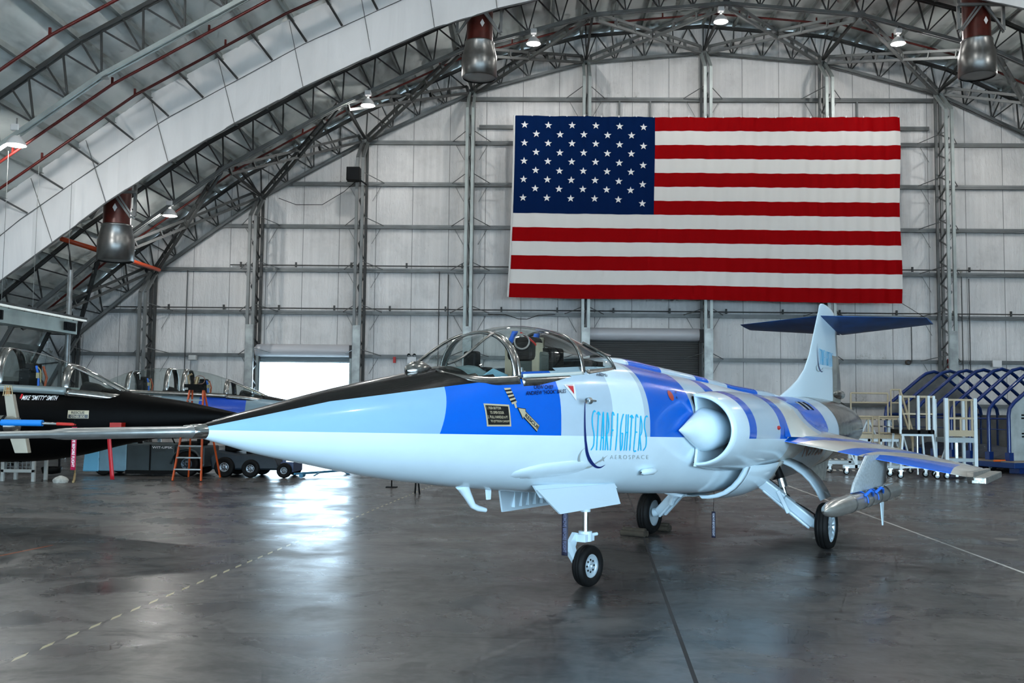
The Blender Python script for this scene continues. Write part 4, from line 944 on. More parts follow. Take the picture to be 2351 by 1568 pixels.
m=MB(); m.lathe([(0,.004),(.0,.098),(-.1,.098)],PJ(11.18,2.05,.79),ax=(1,0,0),n=24); m.build('rear_opening',m_dark,pod)
m=MB(); m.sheet([PJ(10.25,2.05,.70),PJ(10.45,2.05,.70),PJ(10.40,2.05,.34),PJ(10.36,2.05,.34)],.015,(0,1,0)); m.build('pod_fin',m_wht,pod)
m=MB(); m.box(PJ(9.2,2.08,.86),PJ(10.9,2.02,.905)); m.build('mounting_rail',m_wht,pod)
for k,u in enumerate((8.95,9.55)):
    m=MB(); m.tube([Vector(jw(u,2.05+.125*math.cos(a),.79+.125*math.sin(a))) for a in [R(-10)+R(200)*i/14 for i in range(15)]],.010,6,True)
    m.tube([jw(u-.06,2.14,.86),jw(u,2.2,.93),jw(u+.22,2.18,.90),jw(u+.36,2.15,.84)],.02,8)
    o=m.build('ratchet_strap',m_blue); recenter(o); tag(o,('front' if k==0 else 'rear')+' blue ratchet strap around the silver pod under the wing','strap')
# chocks at the far main wheel
def chock(u,v,lab):
    m=MB(); p=jw(u,v,.046); ax=PORT
    for k in (-.05,.05): m.tube([p+AFT*k-ax*.2,p+AFT*k+ax*.2],.045,10)
    m.tube([p+Vector((0,0,.045))-ax*.19,p+Vector((0,0,.045))+ax*.19],.04,10)
    o=m.build('wheel_chock',pm('chock_wood',(.035,.026,.016),.85,noise_amt=.4,noise_scale=14)); recenter(o); tag(o,lab,'wheel chock','brown chocks at the far main wheel')
chock(9.48,-1.42,'brown wooden chock in front of the far main wheel'); chock(10.36,-1.42,'brown wooden chock behind the far main wheel')
# hanging warning streamers
def streamer(name,top,L,w,txt,lab,mat,tm,ax=(1,0,0),bend=.0):
    t=empty(name,(top[0],top[1],top[2]-L),0,lab,'streamer'); ax=Vector(ax)
    m=MB(); m.loft([[ax*(-w/2)+Vector((bend*math.sin(k*.5),0,L*k/10)),ax*(w/2)+Vector((bend*math.sin(k*.5),0,L*k/10))] for k in range(11)],closed=False); m.build('ribbon',mat,t,solid=.004)
    if txt:
        vs,fs=text_mesh(txt,.01); n=Vector((-ax.y,ax.x,0)); n=n if n.y<0 else -n
        # lettering runs down the ribbon
        flatmesh('ribbon_lettering',vs,fs,lambda a,b: tuple(ax*((b-.5)*w*.55)+n*.006+Vector((0,0,L*.93-a*L*.86))),tm,t,0)
    m=MB(); m.tube([(0,0,L),(0,0,L+.12)],.004,5); m.build('cord',m_dark,t)
    return t
m_nstream=pm('navy_ribbon',(.012,.012,.03),.6); m_rstream=pm('red_ribbon',(.42,.006,.05),.55)
streamer('warning_streamer',jw(4.86,-.02,.86),.47,.072,'REMOVE BEFORE FLIGHT','dark strap hanging beside the nose wheel strut under the open gear door',m_nstream,dm('faint',(.05,.06,.14)),ax=(.9,-.3,0))
t=streamer('warning_streamer',jw(9.12,0,.50),.37,.055,'REMOVE BEFORE FLIGHT','dark streamer hanging under the belly between the main wheels',m_nstream,dm('silver',(.3,.32,.4)),ax=(.95,-.3,0))
m=MB(); m.tube([(0,0,.37),(.01,0,.75)],.003,5); m.build('cord',m_dark,t)
# =================================================================== FLAG
FY=43.55
f0=atY(1181,266,FY); f1=atY(2064,266,FY); f2=atY(2063,696,FY); f3=atY(1171,687,FY); fc=atY(1503,493,FY)
FX0=f0.x; FW=f1.x-f0.x; FZ1=f0.z; FZ0=f2.z-.02; FH=FZ1-FZ0
m_flag,g=newmat('flag_fabric',.7)
tc=g.n('ShaderNodeUVMap'); sp=g.n('ShaderNodeSeparateXYZ'); g.l(tc.outputs[0],sp.inputs[0]); U,V=sp.outputs[0],sp.outputs[1]
REDF=(.27,.0,.0015,1); WHF=(.68,.665,.64,1)
st=g.math('LESS_THAN',g.math('MODULO',g.math('FLOOR',g.math('MULTIPLY',V,13)),2),.5)
g.l(g.mix(st,WHF,REDF),g.b.inputs['Base Color']); g.b.inputs['Specular IOR Level'].default_value=.05
def flag_pt(u,v,e=0):
    # u 0..1 from hoist, v 0..1 upward; the lower hoist corner is pulled out a little, hem sags
    x=FX0+FW*u-.20*(1-v)**2*(1-u)*1.0+.03*math.sin(9*v)*u; 
    z=FZ0+FH*v-.05*math.sin(u*PI)*(v)-.06*math.sin(u*PI*3)*.3*(1-v) +.14*(1-u)*(1-v)
    y=FY+.03*math.sin(u*46+v*3)+.018*math.sin(u*97+v*11)+.05*math.sin(u*11+v*6)*(1-v)+.03*math.sin(u*190)*(.3+u*.7)
    return (x,y+e-.05,z)
flag=empty('american_flag',(FX0+FW/2,FY,FZ0),0,'huge red white and blue stars and stripes flag hung on the end wall','flag')
def relf(p): return (p[0]-FX0-FW/2,p[1]-FY,p[2]-FZ0)
def flagmesh(name,u0,u1,v0,v1,mat,e,nu,nv):
    vs=[(u0+(u1-u0)*i/nu,v0+(v1-v0)*j/nv) for j in range(nv+1) for i in range(nu+1)]; fs=[(j*(nu+1)+i,j*(nu+1)+i+1,(j+1)*(nu+1)+i+1,(j+1)*(nu+1)+i) for j in range(nv) for i in range(nu)]
    me=bpy.data.meshes.new(name); me.from_pydata([relf(flag_pt(a,b,e)) for a,b in vs],[],fs); uv=me.uv_layers.new(name='UVMap')
    for lp in me.loops: uv.data[lp.index].uv=vs[lp.vertex_index]
    for p in me.polygons: p.use_smooth=True
    me.materials.append(mat); o=bpy.data.objects.new(name,me); COL.objects.link(o); o.parent=flag; return o
flagmesh('stripe_field',0,1,0,1,m_flag,0,260,52)
CU=(fc.x-FX0)/FW; CV=6/13
m_fb=pm('flag_blue',(.0005,.011,.060),.8); m_fb.node_tree.nodes['Principled BSDF'].inputs['Specular IOR Level'].default_value=.05
flagmesh('star_field',0,CU,CV,1,m_fb,-.012,90,30)
STARP=[]
for r_ in range(9):
    n=6 if r_%2==0 else 5
    for c in range(n):
        fx=(24+54.3*c+(27 if n==5 else 0))/322; fy=.097+r_*.0936+(.004*max(0,c-3)+.0*r_ if c<5 else .012+.004*r_)
        STARP.append((CU*fx,1-(1-CV)*fy))
def starv(cu,cv,r=.0102):
    P=[]
    for k in range(10):
        rr=r*(1 if k%2==0 else .40); a=PI/2+k*PI/5; P.append((cu+rr*math.cos(a),cv+rr*math.sin(a)*FW/FH))
    return [(cu,cv)]+P
m_star=pm('flag_star',(.75,.75,.75),.7)
for cu,cv in STARP:
    vs=starv(cu,cv); flatmesh('star',vs,[(0,1+k,1+(k+1)%10) for k in range(10)],lambda a,b: relf(flag_pt(a,b,-.035)),m_star,flag)
m=MB(); m.tube([relf(flag_pt(0,1-k/20,-.01)) for k in range(21)],.05,6); m.build('hoist_band',pm('flag_canvas',(.6,.6,.58),.7),flag)
m=MB(); a=relf(flag_pt(1,0)); b=atY(2130,733,44.9); m.tube([a,(b.x-FX0-FW/2,b.y-FY,b.z-FZ0)],.012,5); m.build('tie_line',m_dark,flag)
for k in range(23):
    u=k/22*.995+.002; q=relf(flag_pt(u,1)); m=MB(); m.box((q[0]-.03,q[1]-.03,q[2]-.02),(q[0]+.03,q[1]+.02,q[2]+.06)); m.build('hanging_clip',m_white,flag)
# =================================================================== WALL FITTINGS
def thing1(mb,name,mat,label,cat,group=None,**k):
    o=mb.build(name,mat,**k); recenter(o); return tag(o,label,cat,group)
a=atY(813,401,43.4); t=empty('loudspeaker',(a.x,43.3,a.z-.32),0,'square black loudspeaker mounted high on a wall column','loudspeaker')
m=MB(); m.box((-.3,-.2,0),(.3,.2,.62)); m.build('cabinet',m_blk,t,bevel=.02); m=MB(); m.box((-.26,-.215,.04),(.26,-.2,.58)); m.build('grille',m_dark,t); m=MB(); m.bar((.3,.0,.05),(.55,.3,-.1),.05); m.build('bracket',m_dark,t)
a=atY(945,824,45.0); t=empty('emergency_light',(a.x,45.1,a.z-.2),0,'small white twin-head emergency light on the wall above the jet nose','emergency light')
m=MB(); m.box((-.2,-.1,0),(.2,.1,.3)); m.build('battery_case',m_white,t)
for s in (-1,1): m=MB(); m.lathe([(0,.02),(.05,.075),(.16,.08)],(s*.13,.0,.37),ax=(0,-1,0),n=12); m.build('lamp_head',m_dark,t)
a=atY(443,822,44.95); m=MB(); m.box((a.x-.18,44.8,a.z-.1),(a.x+.18,45.05,a.z+.13)); thing1(m,'junction_box',pm('box_grey',(.45,.46,.45),.5),'pale grey electrical junction box on a wall girt at the left','junction box',bevel=.03)
a=atY(2085,832,44.95); m=MB(); m.lathe([(0,.12),(.12,.12),(.16,.08)],(a.x,45.02,a.z),ax=(0,-1,0),n=14); thing1(m,'wall_horn',pm('horn_brown',(.07,.055,.045),.5),'small dark round horn on the wall right of the tail fin','horn')
a=atY(2290,835,44.95); m=MB(); m.box((a.x-.2,44.95,a.z-.15),(a.x+.2,45.06,a.z+.15)); thing1(m,'wall_box',m_white,'white wall box above the blue tube shelter','wall box')
for px,py,l in ((905,825,'small red alarm box on the wall left of the emergency light'),(2181,833,'red vertical extinguisher-like marker on the wall above the shelter'),(1622,826,'tiny red marker beside the right shutter column')):
    a=atY(px,py,44.9); m=MB(); h=.2 if px<2000 else .3
    m.box((a.x-.06,44.95,a.z-h*.8),(a.x+.06,45.06,a.z+h*.6)); thing1(m,'red_wall_marker',m_red,l,'wall marker')
a=atY(2085,950,44.95); m=MB(); m.box((a.x-.25,44.9,a.z-.25),(a.x+.15,45.06,a.z+.25)); thing1(m,'dark_wall_box',m_blk,'dark box low on the wall behind the tan railing','wall box')
m=MB(); q=[atY(x,y,44.9) for x,y in ((640,455),(680,470),(740,470),(790,440),(830,405))]; m.tube(q,.015,5); thing1(m,'hanging_cable',m_dark,'thin cable drooping between wall columns left of the loudspeaker','cable')
m=MB(); q=[atY(x,y,44.9) for x,y in ((1120,722),(1160,722),(1190,732),(1210,733),(1235,724),(1275,722))]; m.tube(q,.015,5); thing1(m,'hanging_cable',m_dark,'thin cable looping on the wall above the canopy','cable')
# =================================================================== EXHAUST DUCTS
m_ductred=pm('duct_red',(.07,.007,.003),.35,.2,noise_amt=.3,noise_scale=4); m_ductsil=pm('duct_silver',(.20,.20,.195),.34,.85,noise_amt=.15)
for x,z,lab in ((-2.2,13.98,'silver and dark red exhaust duct hanging at the middle of the roof arch'),(-15.44,7.11,'silver and dark red exhaust duct hanging low at the left'),(15.9,14.1,'silver and dark red exhaust duct hanging at the upper right')):
    t=empty('exhaust_duct',(x,35,z),0,lab,'exhaust duct'); zt=interp(ROOF,x-XC)-z-.3
    m=MB(); m.lathe([(0,.60),(.02,.65),(.75,.65),(1.25,.53),(1.27,.55),(1.33,.55),(1.35,.50)],(0,0,0),n=40); m.build('lower_cowl',m_ductsil,t)
    m=MB(); m.lathe([(0,.001),(.03,.62)],(0,0,.02),n=40); m.build('bottom_flap',pm('flap_grey',(.30,.30,.29),.5,.5),t)
    m=MB(); m.lathe([(1.33,.48),(zt,.48)],(0,0,0),n=32); m.build('upper_duct',m_ductred,t)
    m=MB(); 
    for s in (-1,1):
        m.box((s*.8-.05,-.4,1.6),(s*.8+.05,-.3,zt)); m.bar((s*.75,-.55,1.5),(0,-.55,2.5),.07); m.bar((s*.8,-.35,1.5),(s*.2,-.5,2.4),.06)
    m.box((-.9,-.6,2.4),(.9,-.5,2.5)); m.build('support_frame',steel,t)
    m=MB(); m.add([(.12,-.485,1.75),(.2,-.47,1.9),(.12,-.485,2.05),(.04,-.495,1.9)],[(0,1,2,3)]); m.build('maker_badge',m_white,t,solid=.01)
# =================================================================== LEFT OVERHEAD DUCT AND LIGHT STRIP
t=empty('air_handling_duct',(-15.9,27,4.25),0,'grey rectangular air duct with grilles hung by wires at the left','air duct')
m=MB(); m.box((-.25,-4.5,.0),(.25,5.7,.45)); m.build('duct_body',pm('duct_galv',(.34,.40,.38),.4,.4,noise_amt=.3,noise_scale=1.2),t)
for y in (-2.0,.6,5.1):
    m=MB(); m.box((.25,y-.35,.08),(.33,y+.35,.36)); 
    for i in range(6): m.box((.33,y-.3+i*.1,.1),(.36,y-.26+i*.1,.34))
    m.build('grille',m_dark,t)
m=MB(); m.box((-.2,5.7,.06),(.2,5.76,.38))
for i in range(7): m.box((-.17+i*.055,5.6,.08),(-.145+i*.055,5.8,.36))
m.build('end_grille',m_dark,t)
for y in (-4,-1.2,1.4,3.2,5.4):
    m=MB(); m.tube([(0,y,.45),(0,y,9.2-4.0)],.008,5); m.build('hanger_wire',steel,t)
t=empty('fluorescent_strip',(-15.55,27,4.72),0,'long white fluorescent light strip above the left air duct','light fitting')
m=MB(); m.box((-.10,-4.5,.05),(.10,6.0,.12)); m.build('housing',steel_d,t); m=MB(); m.box((-.08,-4.5,.0),(.08,6.0,.05)); m.build('diffuser',pm('tube_white',(.8,.85,.82),.4,emis=(.9,1,.97),es=.35),t)
m=MB(); m.tube([(-16.1,33.0,0),(-16.1,33.0,6.5)],.085,12); 
thing1(m,'vertical_pipe',pm('pipe_grey',(.22,.23,.23),.4,.4,noise_amt=.3),'tall grey vertical pipe standing behind the left air duct','pipe')
m=MB(); m.tube([(-19.9,32.9,8.75),(-18.9,32.6,8.6)],.12,12); thing1(m,'orange_pipe',pm('orange_pipe_m',(.20,.05,.012),.4),'short brown-orange pipe end at the far left edge of the curtain','pipe')
a=atY(140,548,36); b=atY(222,573,36); c=atY(365,620,44.2); m=MB(); m.tube([a,b,c],.09,10); thing1(m,'orange_pipe',pm('orange_pipe_r',(.42,.05,.012),.4),'bright orange-red pipe crossing behind the left exhaust duct','pipe')
# =================================================================== OTHER JETS
def twoseat(name,loc,rz,label,m_body,can_u,tabs,px_decals=None):
    t=empty(name,loc,rz,label,'fighter jet')
    T=smooth_tab(tabs)
    def pt(u,th):
        top,bot,hw,zc=lerp(T,u); s,c=math.sin(th),math.cos(th); return (u,hw*math.copysign(abs(s)**.95,s),zc+(top-zc if c>0 else zc-bot)*math.copysign(abs(c)**.9,c))
    NT_=40; us=[.15*i for i in range(0,100)]
    m=MB(); m.loft([[pt(u,2*PI*k/NT_) for k in range(NT_)] for u in us],skip=lambda i,k:(can_u[0]+.4<us[i]<can_u[-1]-.3 and (k<5 or k>NT_-6)))
    body=m.build('fuselage',m_body,t)
    m=MB(); m.lathe([(0,.04),(-.12,.04),(-.9,.03),(-1.7,.015)],(0,0,tabs[0][4]),ax=(1,0,0),n=10)
    if name!='black_jet': m.build('pitot_boom',m_alu,t)
    # canopies: can_u = stations of frame bows
    c0,c1,c2,c3,c4,c5=can_u
    sill=lambda u: lerp(T,u)[0]-.20
    CT=smooth_tab([(c0,.05,.01),(c0+.2,.28,.14),(c1,.40,.45),(c1+.6,.42,.62),(c2,.43,.70),(c3,.43,.72),(c3+.6,.42,.70),(c4,.40,.60),(c5,.22,.30)])
    def cp2(u,a,off=0):
        b,h=lerp(CT,u); return (u,(b+off)*math.copysign(abs(math.cos(a))**.85,math.cos(a)),sill(u)+.10+(h+off)*abs(math.sin(a))**.92)
    def band(nm,u0,u1,mat,off,solid=0,n=10):
        m=MB(); m.loft([[cp2(u0+(u1-u0)*i/n,PI*k/24,off) for k in range(25)] for i in range(n+1)],closed=False); return m.build(nm,mat,t,solid=solid)
    band('windshield_glass',c0+.1,c1-.02,m_glass,0); band('front_canopy_glass',c1+.05,c2-.05,m_glass,0); band('middle_glass',c2+.05,c3-.05,m_glass,0); band('rear_canopy_glass',c3+.05,c4-.05,m_glass,0); band('aft_glass',c4+.05,c5,m_glass,0)
    for u in (c1,c2,c3,c4): band('canopy_bow',u-.07,u+.07,m_frame,.012,.02,2)
    for s in (1,-1):
        m=MB(); m.loft([[ (u,s*(lerp(CT,u)[0]+.015),sill(u)+.15),(u,s*(lerp(CT,u)[0]+.03),sill(u)+.09),(u,s*(lerp(CT,u)[0]+.03),sill(u)+.02)] for u in [c1-.03+(c5-c1-.1)*i/30 for i in range(31)]],closed=False); m.build('canopy_sill',m_frame if name!='black_jet' else pm('sill_pale',(.22,.26,.26),.4,.4),t,solid=.012)
        m=MB(); m.loft([[ (u,s*(lerp(CT,u)[0]+.012),sill(u)+.13),(u,s*(lerp(CT,u)[0]+.03),sill(u)+.06),(u,s*(lerp(CT,u)[0]+.03),sill(u)+.0)] for u in [c0+.05+(c1-c0-.06)*i/14 for i in range(15)]],closed=False); m.build('windshield_sill',m_frame,t,solid=.012)
        m=MB(); m.tube([cp2(c0+.15,R(50) if s==1 else PI-R(50),.01),cp2(c1-.02,R(68) if s==1 else PI-R(68),.01)],.02,6); m.build('windshield_post',m_frame,t)
    m=MB(); m.box((c0+.4,-.36,sill(c1)-.5),(c5-.4,.36,sill(c1)-.45)); m.box((c2-.25,-.36,sill(c1)-.5),(c2+.1,.36,sill(c1)+.25)); m.build('cockpit_tub',m_dark,t)
    for k,u in enumerate((c1+.75,c3+.75)):
        st=empty('ejection_seat'); st.parent=t; z=sill(u)
        m=MB(); m.box((u,-.2,z-.5),(u+.2,.2,z+.45)); m.build('seat_back',m_dark,st,bevel=.03); m=MB(); m.box((u-.06,-.15,z+.38),(u+.14,.15,z+.55)); m.build('headrest',m_blk,st,bevel=.04)
        for s in (1,-1): m=MB(); m.tube([(u-.08,s*.12,z+.5),(u-.14,s*.14,z+.3),(u-.12,s*.1,z+.05)],.022,6); m.build('shoulder_strap',m_blue if s>0 else pm('orange_strap',(.45,.08,.02),.6),st)
        m=MB(); m.tube([(u-.05,.05,z+.5),(u-.2,.2,z+.42),(u-.22,.22,z+.2)],.012,6); m.box((u-.16,.05,z+.28),(u-.1,.16,z+.38)); m.build('seat_fitting',pm('tan_fit',(.35,.28,.15),.5,.3),st)
    for u in (c0+.55,c2+.35):
        z=sill(u)+.1; m=MB(); m.loft([[(u+du,.30*math.cos(a),z-.05+h*math.sin(a)) for a in [PI*k/10 for k in range(11)]] for du,h in ((-.1,.1),(.1,.22),(.3,.26),(.34,.05))],closed=False); m.build('instrument_hood',m_dark,t)
    # gear, intakes, wings so the jet stands on its own
    for s in (1,-1):
        m=MB(); m.loft([[(u,s*(.45+r*math.cos(a)),1.65+r*math.sin(a)) for a in [-PI/2+PI*k/16 for k in range(17)]] for u,r in ((7.6,.46),(7.7,.50),(9,.55),(11,.48),(13,.3))],closed=False); m.build('air_intake',m_body,t,solid=.03)
        m=MB(); m.sheet([(9.6,s*.6,1.55),(10.9,s*3.2,1.12),(12.4,s*3.2,1.12),(12.8,s*.6,1.55)],.07,(0,0,-1)); m.build('wing',m_body,t)
        m=MB(); m.bar((10.2,s*.4,1.1),(10.4,s*1.2,.33),.13); m.build('main_strut',m_ltb,t); wheel(t,'main_wheel',(10.4,s*1.37,.325),.325,.2,(0,s,0),rimr=.6)
    m=MB(); m.tube([(5.4,0,1.3),(5.4,0,.55)],.05,10); m.bar((5.4,.1,.55),(5.45,.1,.24),.05); m.build('nose_strut',m_ltb,t); wheel(t,'nose_wheel',(5.45,0,.226),.226,.15,(0,1,0),rimr=.55)
    return t,body,lambda u,w: (lambda q:q)(next(((u,pt(u,th)[1]) for th in [0]),None))
TB=[(0,1.76,1.68,.04,1.72),(.5,1.87,1.56,.16,1.72),(1.15,2.0,1.42,.28,1.72),(1.7,2.08,1.31,.36,1.71),(2.2,2.17,1.20,.43,1.69),(2.9,2.25,1.02,.50,1.66),(3.7,2.29,.90,.54,1.64),(5,2.33,.86,.58,1.62),(7,2.36,.80,.62,1.60),(9,2.25,.75,.66,1.58),(12,2.15,.8,.68,1.55),(14.85,2.05,1.1,.5,1.55)]
m_bjet,g=newmat('black_jet_paint',.48); g.b.inputs['Base Color'].default_value=(.0015,.0015,.0015,1); g.b.inputs['Specular IOR Level'].default_value=.05
bj,bbody,_=twoseat('black_jet',(-5.16,17.3,0),PI,'matte black two-seat jet at left behind the pitot boom, nose pointing right',m_bjet,(2.05,3.1,4.28,4.75,6.0,6.8),TB)
bj.name='black_jet'
TT=smooth_tab(TB)
def bskin(u,w,e=.006):
    top,bot,hw,zc=lerp(TT,u); tt=(w-zc)/((top-zc) if w>zc else (zc-bot)); c=math.copysign(min(abs(tt),1)**(1/.9),tt); s=math.sqrt(max(0,1-c*c)); return (u,hw*s**.95+e,w)
def btext(name,body,x0,y0,x1,y1,mat,bold=.02,shear=0,e=.010):
    a=atY(x0,y0,16.75); b=atY(x1,y1,16.75); vs,fs=text_mesh(body,bold,shear)
    return flatmesh(name,vs,fs,lambda p,q: bskin(-5.16-(a.x+(b.x-a.x)*p),b.z+(a.z-b.z)*q,e),mat,bbody,1)
def bpanel(name,x0,y0,x1,y1,mat,e=.005):
    a=atY(x0,y0,16.75); b=atY(x1,y1,16.75); n=6; vs=[(i/n,j/n) for j in range(n+1) for i in range(n+1)]; fs=[(j*(n+1)+i,j*(n+1)+i+1,(j+1)*(n+1)+i+1,(j+1)*(n+1)+i) for j in range(n) for i in range(n)]
    return flatmesh(name,vs,fs,lambda p,q: bskin(-5.16-(a.x+(b.x-a.x)*p),b.z+(a.z-b.z)*q,e),mat,bbody)
bpanel('rescue_placard',153,942,199,961,dtan); bpanel('placard_field',154.5,951.5,197.5,960,dblk,.009)
btext('placard_lettering','RESCUE',161,944,190,950.5,dblk,.02,0,.012); btext('placard_lettering','OTHER SIDE',160,953,191,959,dtan,.01,0,.014)
btext('name_lettering','MIKE "SMITTY" SMITH',45,907,125,919,dwht,.015,.3); bpanel('danger_mark',40,904,44,915,dred)
# blue and grey two-seater further back
m_tj,g=newmat('blue_grey_jet',.3); vec,xyz=g.coords()
col=g.ramp(g.math('MULTIPLY',xyz[0],1/15),[(0,(.20,.29,.34)),(2.75/15,(.006,.07,.5)),(4.1/15,(.20,.29,.34)),(5.2/15,(.5,.55,.56)),(6.6/15,(.2,.29,.34))])
low_=g.math('LESS_THAN',xyz[2],1.66); col=g.mix(low_,col,(.33,.36,.36,1)); bl=g.math('MULTIPLY',g.math('LESS_THAN',xyz[0],2.6),g.math('GREATER_THAN',xyz[2],g.math('ADD',1.86,g.math('MULTIPLY',xyz[0],.105))))
g.l(g.mix(bl,col,(.006,.006,.006,1)),g.b.inputs['Base Color']); g.b.inputs['Coat Weight'].default_value=.3
tj,tbody,_=twoseat('blue_grey_jet',(-5.62,28.4,0),PI,'light blue and grey two-seat jet parked behind the black jet, canopies visible',m_tj,(2.15,3.35,4.60,5.1,6.25,7.05),[(a,b+.02,c+.05,d,e) for a,b,c,d,e in TB])
for o_,nm_ in ((bj,'black_jet'),(tj,'blue_grey_jet')): o_.name=nm_
# fourth jet's covered probe entering from the left
t=empty('padded_probe',(-7.4,14.0,1.6),0,'probe boom in blue foam padding with red tip cover, entering from left','probe cover')
m=MB(); m.tube([(-2.2,.05,.05),(.25,0,.05)],.047,14); m.build('foam_sleeve',pm('foam_blue',(.005,.22,.68),.6),t)
m=MB(); m.tube([(.2,0,.045),(.52,0,.04)],.018,8); m.build('probe_rod',m_alu,t); m=MB(); m.tube([(.46,0,.04),(.68,0,.035),(.74,0,.03)],[.024,.024,.010],8); m.build('tip_cover',pm('cover_red',(.55,.02,.01),.5),t)
m=MB(); m.tube([(-.42,-.0,.05),(-.36,0,.05)],.052,12); m.build('tape_band',m_dark,t)
m=MB(); m.box((-2.2,-.05,-1.6),(-2.05,.15,.02)); m.box((-2.4,-.2,-1.6),(-1.85,.3,-1.54)); m.build('rest_post',m_dark,t)
streamer('warning_streamer',(-6.67,13.98,1.60),.62,.075,'REMOVE BEFORE FLIGHT','red lettered streamer hanging from the red tip of the blue padded probe',m_rstream,dwht)
a=atY(268,977,16.6); m=MB(); m.box((a.x-.10,16.55,a.z-.05),(a.x+.10,16.72,a.z+.05)); thing1(m,'vane_cover',pm('cover_red2',(.40,.012,.005),.5),'small red cover box on the side of the black jet','cover')
a=atY(249,990,16.55); m=MB(); m.loft([[(a.x-.035+.01*k,16.55,a.z+.03-.085*k*1.0),(a.x+.035+.01*k,16.55,a.z+.03-.085*k)] for k in [0,1,2,3,4,5,6,7,8,9,10]],closed=False)
o=m.build('red_strap',pm('strap_red',(.50,.012,.02),.5),solid=.006); recenter(o); tag(o,'plain red strap hanging below the black jet beside the lettered streamer','strap')
# =================================================================== TRACTORS
m_drim=pm('rim_dark',(.06,.08,.10),.35,.7); m_drim2=pm('rim_grey',(.22,.24,.26),.3,.8)
m_tb=pm('tug_blue',(.16,.30,.38),.4,noise_amt=.2,noise_scale=2); m_td=pm('tug_dark',(.022,.036,.04),.5,noise_amt=.3,noise_scale=2); m_tk=pm('tug_navy',(.004,.012,.02),.5)
t=empty('tow_tractor',(-10.6,26.6,0),0,'pale blue and dark grey tow tractor under the black jet nose','tow tractor')
m=MB(); m.sheet([(-1.55,-.6,.10),(-1.5,-.6,.74),(-1.1,-.6,.80),(-1.1,-.6,.10)],1.2,(0,1,0)); m.build('front_hood',pm('hood_sky',(.14,.42,.62),.35),t,bevel=.03)
m=MB(); m.box((-1.1,-.62,.12),(-.35,.6,.84)); m.build('side_panel',m_tb,t,bevel=.03)
m=MB(); m.box((-.35,-.65,.10),(.95,.6,.86)); m.box((.95,-.6,.25),(1.75,.6,.80)); m.build('engine_body',m_td,t,bevel=.04)
m=MB(); m.box((-.36,-.66,.06),(.96,-.60,.16)); m.box((.28,-.665,.12),(.32,-.65,.84)); m.build('rocker_trim',m_blk,t)
m=MB(); m.lathe([(0,.02),(.05,.1),(.2,.12)],(-.1,-.45,.98),ax=(-1,0,0),n=14); m.box((-.12,-.48,.82),(-.02,-.40,.95)); m.build('headlamp',m_blk,t)
m=MB(); m.tube([(.75,-.1,.85),(.6,-.1,1.15)],.02,6); m.lathe([(0,.16),(.03,.18),(.05,.16)],(.58,-.1,1.13),ax=(-.4,0,1),n=18); m.build('steering_wheel',m_blk,t)
m=MB(); m.box((1.0,-.4,.8),(1.5,.4,.92)); m.box((1.45,-.4,.85),(1.55,.4,1.25)); m.build('driver_seat',m_blk,t,bevel=.03)
vs,fs=text_mesh('WIT-UPSK',.01); flatmesh('side_lettering',vs,fs,lambda a,b:(.35+.55*a,-.66,.74+.06*b),dwht,t)
for x in (-1.1,1.30):
    for y,s in ((-.62,-1),(.62,1)):
        if x<0: wheel(t,'tractor_wheel',(x+.1,y*.80,.26),.26,.2,(0,s,0),rimr=.45,rm=m_drim)
        else: wheel(t,'tractor_wheel',(x,y,.34),.34,.24,(0,s,0),rimr=.42,rm=m_drim)
m=MB(); m.loft([[(1.30+.42*math.cos(a),y,.34+.42*math.sin(a)) for a in [PI*k/12 for k in range(13)]] for y in (-.78,-.5)],closed=False); m.build('wheel_arch',m_td,t,solid=.03)
t=empty('aircraft_tug',(-7.7,26.5,0),0,'low dark navy aircraft tug with two bright hubs near the open door','tug')
m=MB(); m.sheet([(-.95,-.55,.2),(-1.0,-.55,.55),(-.8,-.55,.72),(-.2,-.55,.62),(.4,-.55,.62),(.75,-.55,.52),(.9,-.55,.2)],1.1,(0,1,0)); m.build('tug_body',m_tk,t,bevel=.05)
m=MB(); m.box((-.1,-.3,.6),(.3,.3,.78)); m.box((-.65,-.4,.68),(-.3,.3,.98)); m.build('seat',m_blk,t,bevel=.04); m=MB(); m.sheet([(.25,-.35,.60),(.3,-.35,.84),(.6,-.35,.82),(.55,-.35,.55)],.7,(0,1,0)); m.build('windscreen_panel',pm('pale_panel',(.35,.45,.5),.4),t)
m=MB(); m.box((.9,-.5,.15),(1.25,.5,.42)); m.box((.95,-.52,.3),(1.05,-.5,.75)); m.build('front_bumper',pm('bumper_navy',(.012,.03,.10),.35),t,bevel=.04)
for x,r_ in ((-.58,.27),(.12,.24),(1.02,.20)):
    for y,s in ((-.56,-1),(.56,1)): wheel(t,'tug_wheel',(x,y,r_),r_,.18,(0,s,0),rimr=.45,rm=m_drim2)
# folding step ladder
m_or=pm('ladder_orange',(.62,.085,.01),.4)
t=empty('step_ladder',(-8.72,24.9,0),0,'orange fibreglass step ladder beside the blue and grey jet','step ladder')
for s in (-1,1):
    m=MB(); m.bar((s*.17,-.05,2.32),(s*.36,-.55,0.02),.07,.035,up=(1,0,0)); m.build('front_rail',m_or,t)
    m=MB(); m.bar((s*.15,.08,2.30),(s*.42,.75,0.02),.06,.03,up=(1,0,0)); m.build('rear_rail',m_or,t)
for i in range(7):
    z=.3+i*.29; f=1-z/2.32; m=MB(); m.box((-.17-.19*f,-.05-.5*f-.05,z-.015),(.17+.19*f,-.05-.5*f+.05,z+.015)); m.build('step',m_alu,t)
m=MB(); m.box((-.2,-.12,2.30),(.2,.14,2.36)); m.build('top_cap',m_blk,t)
m=MB(); m.box((-.36,-.6,1.0),(.36,-.55,1.03)); 
